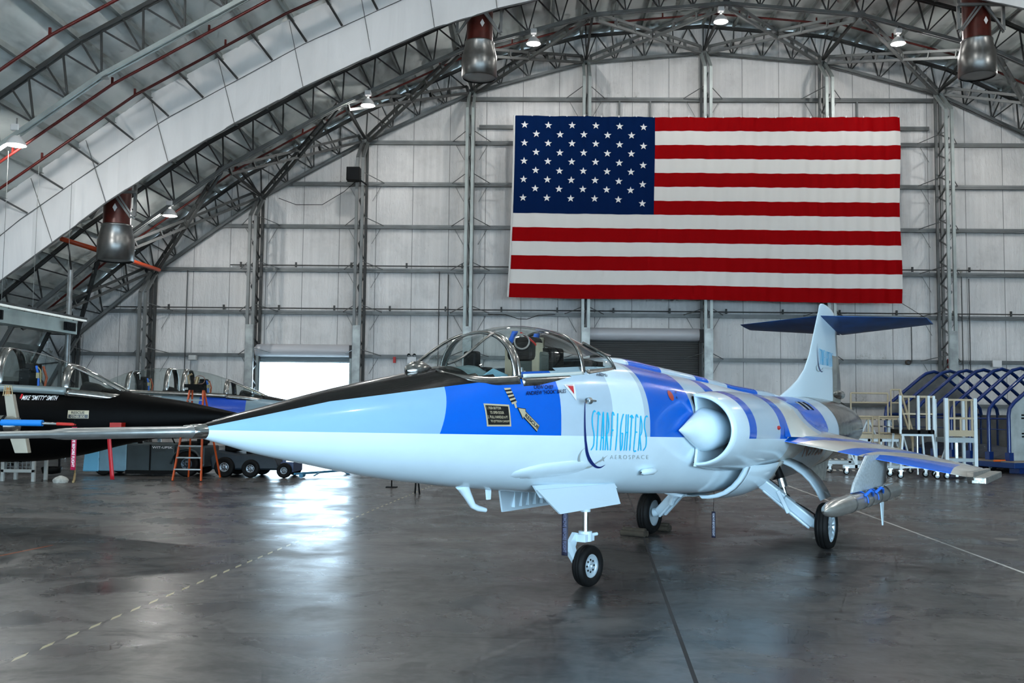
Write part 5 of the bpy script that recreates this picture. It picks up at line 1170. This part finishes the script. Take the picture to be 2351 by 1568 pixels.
t=empty('tool_bundle',(-8.77,24.9,2.36),0,'black tools and tubing sitting on top of the orange ladder','tools'); m=MB(); m.box((-.25,-.12,0),(.15,.1,.09)); m.build('tool_tray',m_blk,t)
m=MB(); m.tube([(-.15,0,.05),(-.2,0,.3),(-.1,0,.35)],.03,6); m.tube([(.0,0,.05),(.05,.0,.28)],.05,6); m.build('hand_tool',pm('brass_tool',(.30,.22,.12),.4,.5),t)
m=MB(); m.tube([(.1+.14*math.cos(a),0,.2+.11*math.sin(a)) for a in [2*PI*k/16 for k in range(17)]],.01,5,False); m.build('coiled_tube',pm('tube_brown',(.2,.1,.08),.5),t)
# tow bar on the floor in the doorway light
m=MB(); a=onfloor(676,1088,.12); b=onfloor(790,1080,.1); m.tube([a,b],.03,8); m.tube([a+Vector((.5,.1,-.05)),a.lerp(b,.5),],.02,6); 
for p in (a.lerp(b,.15),): m.tube([p+Vector((0,-.15,-.05)),p+Vector((0,.15,-.05))],.06,10)
m.tube([b,b+Vector((.15,0,-.09))],.05,8); thing1(m,'tow_bar',pm('tow_blue',(.02,.16,.28),.4),'thin blue tow bar lying on the bright floor before the open door','tow bar')
# =================================================================== GROUND CART AT LEFT
m_bei=pm('beige_paint',(.42,.38,.30),.5,noise_amt=.15,noise_scale=3)
t=empty('ground_cart',(-12.65,23.9,0),0,'low pale metal cage frame with barred grille on the floor at far left','ground cart')
m=MB()
for x in (-.38,.38): m.box((x-.04,-.25,0),(x+.04,-.17,.68)); m.box((x-.04,.35,0),(x+.04,.43,.68))
m.box((-.42,-.25,.60),(.42,.43,.70)); m.box((-.42,-.25,.22),(.42,-.2,.30)); m.build('cage_frame',pm('cage_grey',(.40,.42,.40),.5),t,bevel=.01)
m=MB()
for i in range(7): m.box((-.3+i*.1,-.24,.3),(-.285+i*.1,-.22,.6))
for i in range(3): m.box((-.34,-.24,.35+i*.1),(.34,-.22,.365+i*.1))
m.build('grille',m_alu,t)
BY=15.6
def bp(x,y,o=0): p=atY(x,y,BY); return (p.x+8.6,o,p.z)
t=empty('beige_boom_stand',(-8.6,BY,0),0,'beige tapered bracket and silver canister in front of the black jet at far left','bracket stand')
m=MB(); m.sheet([bp(x,y,-.06) for x,y in ((38,1040),(68,1040),(62,1004),(26,1004))],.12,(0,1,0)); m.build('lower_bracket',m_bei,t,bevel=.01)
m=MB(); m.sheet([bp(x,y,-.05) for x,y in ((20,962),(42,962),(32,905),(13,905))],.10,(0,1,0)); m.build('upper_bracket',m_bei,t,bevel=.008)
c_=bp(18,975); m=MB(); m.lathe([(-1.6,.15),(.10,.15),(.19,.11),(.22,.02)],c_,ax=(1,0,0),n=28); m.build('canister_body',m_chrome,t)
m=MB(); m.lathe([(0,.154),(.05,.154)],(c_[0]-.05,0,c_[2]),ax=(1,0,0),n=28); m.build('band',m_dark,t)
m=MB(); m.box((c_[0]-1.5,-.06,0),(c_[0]-1.38,.06,c_[2])); m.box((c_[0]-1.7,-.35,0),(c_[0]-1.2,.35,.06)); m.build('support_leg',m_bei,t)
c_=bp(18,908); m=MB(); m.lathe([(0,.05),(.13,.035)],c_,n=12); m.build('amber_lens',pm('amber',(.35,.14,.02),.4),t)
m=MB()
for i in range(8): a=2*PI*i/8; m.tube([(c_[0]+.075*math.cos(a),.075*math.sin(a),c_[2]),(c_[0]+.05*math.cos(a),.05*math.sin(a),c_[2]+.16)],.005,5,False)
for z,r_ in ((0,.075),(.08,.062),(.16,.05)): m.tube([(c_[0]+r_*math.cos(a),r_*math.sin(a),c_[2]+z) for a in [2*PI*k/12 for k in range(13)]],.005,5,False)
m.build('wire_cage',pm('cage_tan',(.5,.4,.22),.5),t)
m=MB(); p=onfloor(139,1108); m.lathe([(0,.17),(.06,.19),(.12,.14),(.17,.03)],p,n=14); thing1(m,'white_bundle',pm('rag_white',(.5,.5,.46),.8,noise_amt=.3,noise_scale=20),'small white bundle on the floor near the far left cart','bundle')
m=MB(); P=[onfloor(x,y,.03) for x,y in ((168,1106),(170,1101),(171,1095),(172,1088))]; m.tube(P,.03,6); m.tube([P[-1],P[-1]+Vector((0,0,.3))],.02,6); thing1(m,'yellow_hose',pm('hose_yellow',(.35,.25,.10),.6),'short yellow hose rising from the floor beside the white bundle','hose')
m=MB(); p=onfloor(118,1093); m.lathe([(.05,.02),(.08,.22),(.22,.26),(.24,.24)],p,n=18); m.tube([p+Vector((.2,0,.2)),p+Vector((.2,0,1.0))],.03,6); thing1(m,'drip_pan',m_blk,'black drip pan with an upright handle under the black jet','drip pan')
m=MB(); m.box((-12.9,25.5,.0),(-9.0,26.0,.0+.02)); 
for px,py,l in ((899,1119,'thin black stand with flat foot on the floor under the jet nose'),): 
    p=onfloor(px,py); m=MB(); m.tube([p+Vector((0,0,.01)),p+Vector((0,0,.55))],.018,6); m.box((p.x-.13,p.y-.1,0),(p.x+.13,p.y+.1,.02)); thing1(m,'floor_stand',m_blk,l,'stand')
p=onfloor(958,1133); m=MB(); m.tube([p+Vector((-.05,0,.0)),p+Vector((-.03,0,.45))],.02,6); m.tube([p+Vector((.05,0,.0)),p+Vector((.0,0,.45))],.02,6); thing1(m,'forked_stand',m_blk,'thin black two-legged stand on the floor under the jet nose','stand')
# =================================================================== MAINTENANCE STANDS
m_tan=pm('tan_railing',(.42,.34,.22),.5); m_stw=pm('stand_white',(.62,.70,.72),.4); m_stg=pm('stand_grey',(.32,.38,.40),.45); m_hz,g=newmat('hazard_rail',.5); vec,xyz=g.coords()
g.l(g.mix(g.math('LESS_THAN',g.math('FRACT',g.math('MULTIPLY',g.math('ADD',xyz[0],xyz[2]),5)),.5),(.02,.02,.02,1),(.55,.46,.36,1)),g.b.inputs['Base Color'])
def caster(par,x,y,r=.09):
    t=MB(); t.lathe([(-.03,.01),(-.03,r),(.03,r),(.03,.01)],(x,y,r),ax=(0,1,0),n=16); o=t.build('caster_wheel',m_tyre,par)
    h=MB(); h.lathe([(-.035,.002),(-.035,r*.7),(.035,r*.7),(.035,.002)],(x,y,r),ax=(0,1,0),n=16); h.build('caster_hub',m_stw,o)
    f=MB(); f.box((x-.04,y-.06,r),(x+.04,y-.04,2*r+.05)); f.box((x-.04,y+.04,r),(x+.04,y+.06,2*r+.05)); f.box((x-.07,y-.07,2*r+.03),(x+.07,y+.07,2*r+.07)); f.build('caster_fork',m_alu,o)
# right-hand stand: two white posts with a tan gate, deck and splayed legs
t=empty('maintenance_stand',(12.47,29.0,0),0,'white post work platform with tan slatted gate beside the blue shelter','work platform')
for x in (-.42,.42):
    m=MB(); m.box((x-.05,-.05,.30),(x+.05,.05,2.36)); m.build('front_post',m_stw,t); m=MB(); m.box((x-.03,-.03,.0),(x+.03,.03,.3)); m.build('jack_leg',m_alu,t)
    m=MB(); m.box((x-.04,.75,.1),(x+.04,.83,2.34)); m.build('rear_post',m_stw,t)
    m=MB(); m.bar((x*.9,.0,1.1),(x*1.15,.3,.42),.04); m.build('leg_brace',m_stw,t)
m=MB(); m.box((-.37,-.02,2.28),(.37,.02,2.34)); m.box((-.37,-.02,1.74),(.37,.02,1.80)); m.box((-.37,-.03,1.24),(.37,.0,1.42))
for x in (-.35,-.18,.0,.17,.33):
    if abs(x)>.1: m.box((x-.025,-.015,1.4),(x+.025,.015,2.3))
    else: m.box((x-.025,-.015,1.4),(x+.025,.015,1.76))
m.build('gate',m_tan,t)
m=MB(); m.box((-.42,-.03,1.06),(.42,.8,1.2)); m.box((-.4,-.02,.50),(.4,.02,.60)); m.build('deck',m_stg,t)
m=MB(); m.box((-.08,.2,.05),(.0,.26,1.06)); m.build('center_post',m_alu,t)
m=MB(); m.box((-.5,-.1,.22),(.5,.85,.28)); m.build('base_frame',m_stg,t)
for x in (-.45,.45):
    for y in (-.05,.8): caster(t,x,y)
# middle stand with black deck, small tan gates, A legs
t=empty('maintenance_stand',(11.2,29.15,0),0,'low work platform with black deck and two tan framed gates','work platform')
m=MB(); m.box((-.5,-.3,1.30),(.45,.6,1.42)); m.build('deck',m_blk,t)
m=MB()
for x in (-.52,.0,.3,.45): m.box((x-.035,-.3,1.3),(x+.035,-.24,2.42))
m.build('gate_post',m_stw,t)
m=MB()
for a,b in ((-.46,-.08),(.05,.42)):
    m.box((a,-.29,2.36),(b,-.25,2.42)); m.box((a,-.29,1.86),(b,-.25,1.91)); m.box(((a+b)/2-.02,-.28,1.42),((a+b)/2+.02,-.25,2.4))
m.build('gate',m_tan,t)
for x in (-.45,.40):
    m=MB(); m.bar((x,-.25,1.3),(x*1.25,-.3,.15),.05); m.bar((x,.5,1.3),(x*1.25,.55,.15),.05); m.build('splayed_leg',m_stw,t)
m=MB(); m.box((-.5,-.28,1.24),(.42,-.22,1.30)); m.build('cross_rail',m_stw,t); m=MB(); m.box((-.56,-.28,.30),(.5,-.24,.36)); m.build('cross_rail',m_stw,t)
m=MB(); m.tube([(.1,.1,.1),(.1,.1,1.3)],.04,8); m.build('center_post',m_alu,t)
for x in (-.56,.5):
    for y in (-.3,.55): caster(t,x,y)
# stair stand with long handrails
t=empty('stair_platform',(10.9,31.4,0),0,'tall rolling stair with tan railings left of the blue shelter','rolling stair')
m=MB()
def rail(a,b,w=.045): m.tube([a,b],w*.6,8)
x0,x1,zt,zm,zd=-.85,.32,2.52,2.22,1.80
for x in (x0,x1): rail((x,0,zd),(x,0,zt))
rail((x0,0,zt),(x1,0,zt)); rail((x0,0,zm),(x1,0,zm))
for x in (.42,.70): rail((x,0,zd),(x,0,2.64))
rail((.42,0,2.64),(.70,0,2.64)); rail((.42,0,zm),(.70,0,zm)); m.build('guard_rail',m_tan,t)
m=MB(); m.tube([(.70,-.02,2.66),(1.10,-.02,1.25)],.04,8); m.tube([(.70,-.02,2.2),(1.08,-.02,.98)],.035,8); m.tube([(1.08,-.02,1.25),(1.08,-.02,.55)],.035,8); m.build('stair_handrail',m_tan,t)
m=MB(); m.box((-.95,-.02,zd-.12),(.75,.06,zd)); m.box((-.95,0,zd-.05),(.75,.9,zd)); m.build('deck',m_tan,t)
m=MB()
for i in range(7):
    z=.35+i*.22; x=.95-i*.085; m.box((x-.55,-.04,z),(x,.7,z+.03))
m.build('step',m_hz,t)
m=MB(); m.bar((1.05,-.05,.1),(.62,-.05,1.75),.07,.04); m.bar((1.05,.72,.1),(.62,.72,1.75),.07,.04); m.build('stringer',m_stw,t)
m=MB()
for x in (-.9,-.3,.35): m.box((x-.04,0,.3),(x+.04,.08,zd-.1))
m.bar((-.9,.05,.35),(-.3,.05,1.7),.05); m.bar((.35,.05,.35),(-.3,.05,1.7),.05); m.box((-1.7,.0,.25),(1.05,.08,.36)); m.box((-1.7,.8,.25),(1.05,.88,.36)); m.build('base_frame',m_stw,t)
m=MB()
for z in (.05,.40): m.box((.25,-.1,z),(1.05,-.06,z+.04)); m.box((-1.7,-.1,z),(-.6,-.06,z+.04))
m.box((1.0,-.1,.05),(1.05,-.06,.42)); m.build('hazard_guard',m_hz,t)
for x in (-1.55,-.55,.2,1.0): caster(t,x,.0)
# small gates in front (nearer, tan)
t=empty('tan_gate_stand',(10.45,30.3,0),0,'low tan gate frames on a white stand just behind the wing','work platform')
m=MB()
for a,b in ((-.55,-.10),(.10,.75)):
    for x in (a,b): m.tube([(x,0,.75),(x,0,1.78)],.03,8)
    m.tube([(a,0,1.78),(b,0,1.78)],.03,8); m.tube([(a,0,1.28),(b,0,1.28)],.03,8); m.tube([((a+b)/2+.1,0,1.28),((a+b)/2+.1,0,1.7)],.025,8)
m.box((-.6,-.02,1.12),(.8,.02,1.24)); m.box((.1,-.02,.72),(.78,.02,.84)); m.build('gate',m_tan,t)
m=MB()
for x in (-.6,-.2,.15,.75): m.box((x-.04,.02,.2),(x+.04,.1,1.1))
m.box((-1.0,.02,.2),(.85,.1,.3)); m.bar((-.6,.06,.3),(-.9,.06,1.0),.05); m.box((-.6,.02,1.02),(.8,.5,1.1)); m.build('stand_frame',m_stw,t)
m=MB(); m.box((.2,.3,.35),(.7,.6,.75)); m.build('brown_crate',pm('crate_brown',(.16,.08,.035),.7),t)
for x in (-.9,.75): caster(t,x,.05)
# =================================================================== BLUE TUBE SHELTER
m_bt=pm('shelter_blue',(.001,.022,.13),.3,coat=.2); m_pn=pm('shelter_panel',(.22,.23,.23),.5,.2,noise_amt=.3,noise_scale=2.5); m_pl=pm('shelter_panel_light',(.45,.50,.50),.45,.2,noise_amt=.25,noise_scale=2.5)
SP=Vector((15.3,32.0,0)); SD=Vector((-2.1,5.2,0)).normalized(); SX=Vector((5.2,2.1,0)).normalized()
shr=math.atan2(SX.y,SX.x)
t=empty('tube_shelter',tuple(SP),shr,'dark blue tubular arched shelter frame with grey panels on a trailer','shelter frame')
DZ=.40; W_=4.7
prof=[(0,0),(0,1.45),(.05,1.68),(.25,1.88),(1.7,2.86),(1.98,3.02),(2.35,3.10),(2.72,3.02),(3.0,2.86),(4.45,1.88),(4.65,1.68),(4.7,1.45),(4.7,0)]
NA=8; sp_=.80
for i in range(NA):
    y=i*sp_; m=MB(); m.tube([(x,y,DZ+z) for x,z in prof],.062,10); m.build('arch_tube',m_bt,t)
    for x in (0,W_): m=MB(); m.box((x-.09,y-.09,DZ),(x+.09,y+.09,DZ+.26)); m.build('post_socket',m_bt,t)
m=MB()
for x in (0,W_):
    for z in (1.35,):
        m.tube([(x,0,DZ+z),(x,(NA-1)*sp_,DZ+z)],.03,8)
m.tube([(0,0,DZ+1.0),(0,(NA-1)*sp_,DZ+1.0)],.015,6); m.tube([(0,(NA-1)*sp_,DZ+1.45),(W_,(NA-1)*sp_,DZ+1.45)],.05,8); m.build('side_rail',m_bt,t)
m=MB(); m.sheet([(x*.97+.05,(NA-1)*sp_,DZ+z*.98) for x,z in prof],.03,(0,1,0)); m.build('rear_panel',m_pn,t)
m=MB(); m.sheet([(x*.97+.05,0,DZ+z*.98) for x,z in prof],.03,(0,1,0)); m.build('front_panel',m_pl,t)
for z in (.55,.45,1.15,1.05):
    m=MB(); m.box((.55,-.02,DZ+z+.3),(.80,-.005,DZ+z+.35)); m.build('vent_slot',m_dark,t)
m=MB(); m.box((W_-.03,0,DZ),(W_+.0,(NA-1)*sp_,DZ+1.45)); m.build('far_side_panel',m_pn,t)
m=MB()
for j in range(8):
    for k in range(3): pass
m.loft([[(.4+3.8*k/8, .5+j*.55, DZ+.02+.42*math.sin(PI*k/8)*(.7+.3*math.sin(j*1.9+k))) for k in range(9)] for j in range(10)],closed=False); o_=m.build('tarpaulin',pm('tarp_navy',(.006,.014,.035),.35,bump=.6,bscale=6),t)
t2=empty('flatbed_trailer',tuple(SP),shr,'dark blue flatbed trailer carrying the tube shelter','trailer')
m=MB(); m.box((-.35,-.5,.18),(W_+.4,(NA-1)*sp_+.5,.36)); m.build('trailer_frame',pm('trailer_blue',(.003,.03,.13),.4),t2,bevel=.02)
m=MB(); m.box((-.3,-.45,.36),(W_+.35,(NA-1)*sp_+.45,.398)); m.build('plank_deck',pm('deck_tan',(.25,.20,.15),.7),t2)
for x in (.3,W_-.3):
    for y in (1.0,2.0,5.0): wheel(t2,'trailer_wheel',(x,y,.17),.17,.16,(1,0,0),rimr=.5)
m=MB(); m.box((.2,-.2,.0),(.5,.2,.2)); m.build('outrigger_foot',m_bt,t2)
m=MB(); p=SP+SX*.05+SD*(-.15)+Vector((-.65,-.0,.40)); m.tube([p,p+SX*.25,p+SX*.5],.035,6); thing1(m,'orange_strap_bundle',pm('strap_orange',(.7,.12,.01),.5),'bright orange strap bundle on the trailer deck edge','strap bundle')
# unseen front wall added behind the camera, opening sized to limit the daylight
mb=MB(); FY_=-9.0; OX=(-17,30,5.6)
xs=sorted(set([round(-24.+1.0*i,3) for i in range(64)]+[OX[0],OX[1]]))
for a,b in zip(xs,xs[1:]):
    z0=OX[2] if OX[0]<=(a+b)/2<=OX[1] else 0
    mb.add([(a,FY_,z0),(b,FY_,z0),(b,FY_,max(wtop(b),z0)),(a,FY_,max(wtop(a),z0))],[(0,1,2,3)])
o=mb.build('wall_front_unseen',m_wall); tag(o,kind='structure')
WORLD=15; EXPO=0.17
# =================================================================== LIGHT
w=bpy.data.worlds.new('sky'); SC.world=w; w.use_nodes=True; bg=w.node_tree.nodes['Background']
bg.inputs[0].default_value=(.58,.81,1,1); bg.inputs[1].default_value=WORLD
for (y,xs_) in ((39.35,(-22.9,-14.8,-7.9,-.2,7.0,14.8,22.9)),(28.05,(-23.2,-14.8,-7.9,-.2,7.0,14.8,22.9)),(16.7,(-22.9,-14.8,-7.9,-.2,7.0,14.8,22.9)),(5.4,(-22.9,-14.8,-7.9,-.2,7.0,14.8,22.9))):
    pass
def portal(loc,rot,sx,sy):
    l=bpy.data.lights.new('sky_portal','AREA'); l.shape='RECTANGLE'; l.size=sx; l.size_y=sy; l.cycles.is_portal=True
    o=bpy.data.objects.new('sky_portal',l); COL.objects.link(o); o.location=loc; o.rotation_euler=rot
portal((6.5,-9.1,2.8),(R(90),0,0),47,5.6)
portal(((D1[0]+D1[1])/2,BACKY+.3,2.1),(R(-90),0,0),4.5,4.3)
SC.view_settings.view_transform='Standard'; SC.view_settings.look='None'; SC.view_settings.exposure=EXPO; SC.view_settings.gamma=1
c=SC.cycles; c.max_bounces=5; c.diffuse_bounces=3; c.glossy_bounces=3; c.transparent_max_bounces=10; c.transmission_bounces=3
c.use_denoising=True; c.sample_clamp_indirect=6; c.caustics_reflective=False; c.caustics_refractive=False
c.use_adaptive_sampling=True; c.adaptive_threshold=.09; c.adaptive_min_samples=12
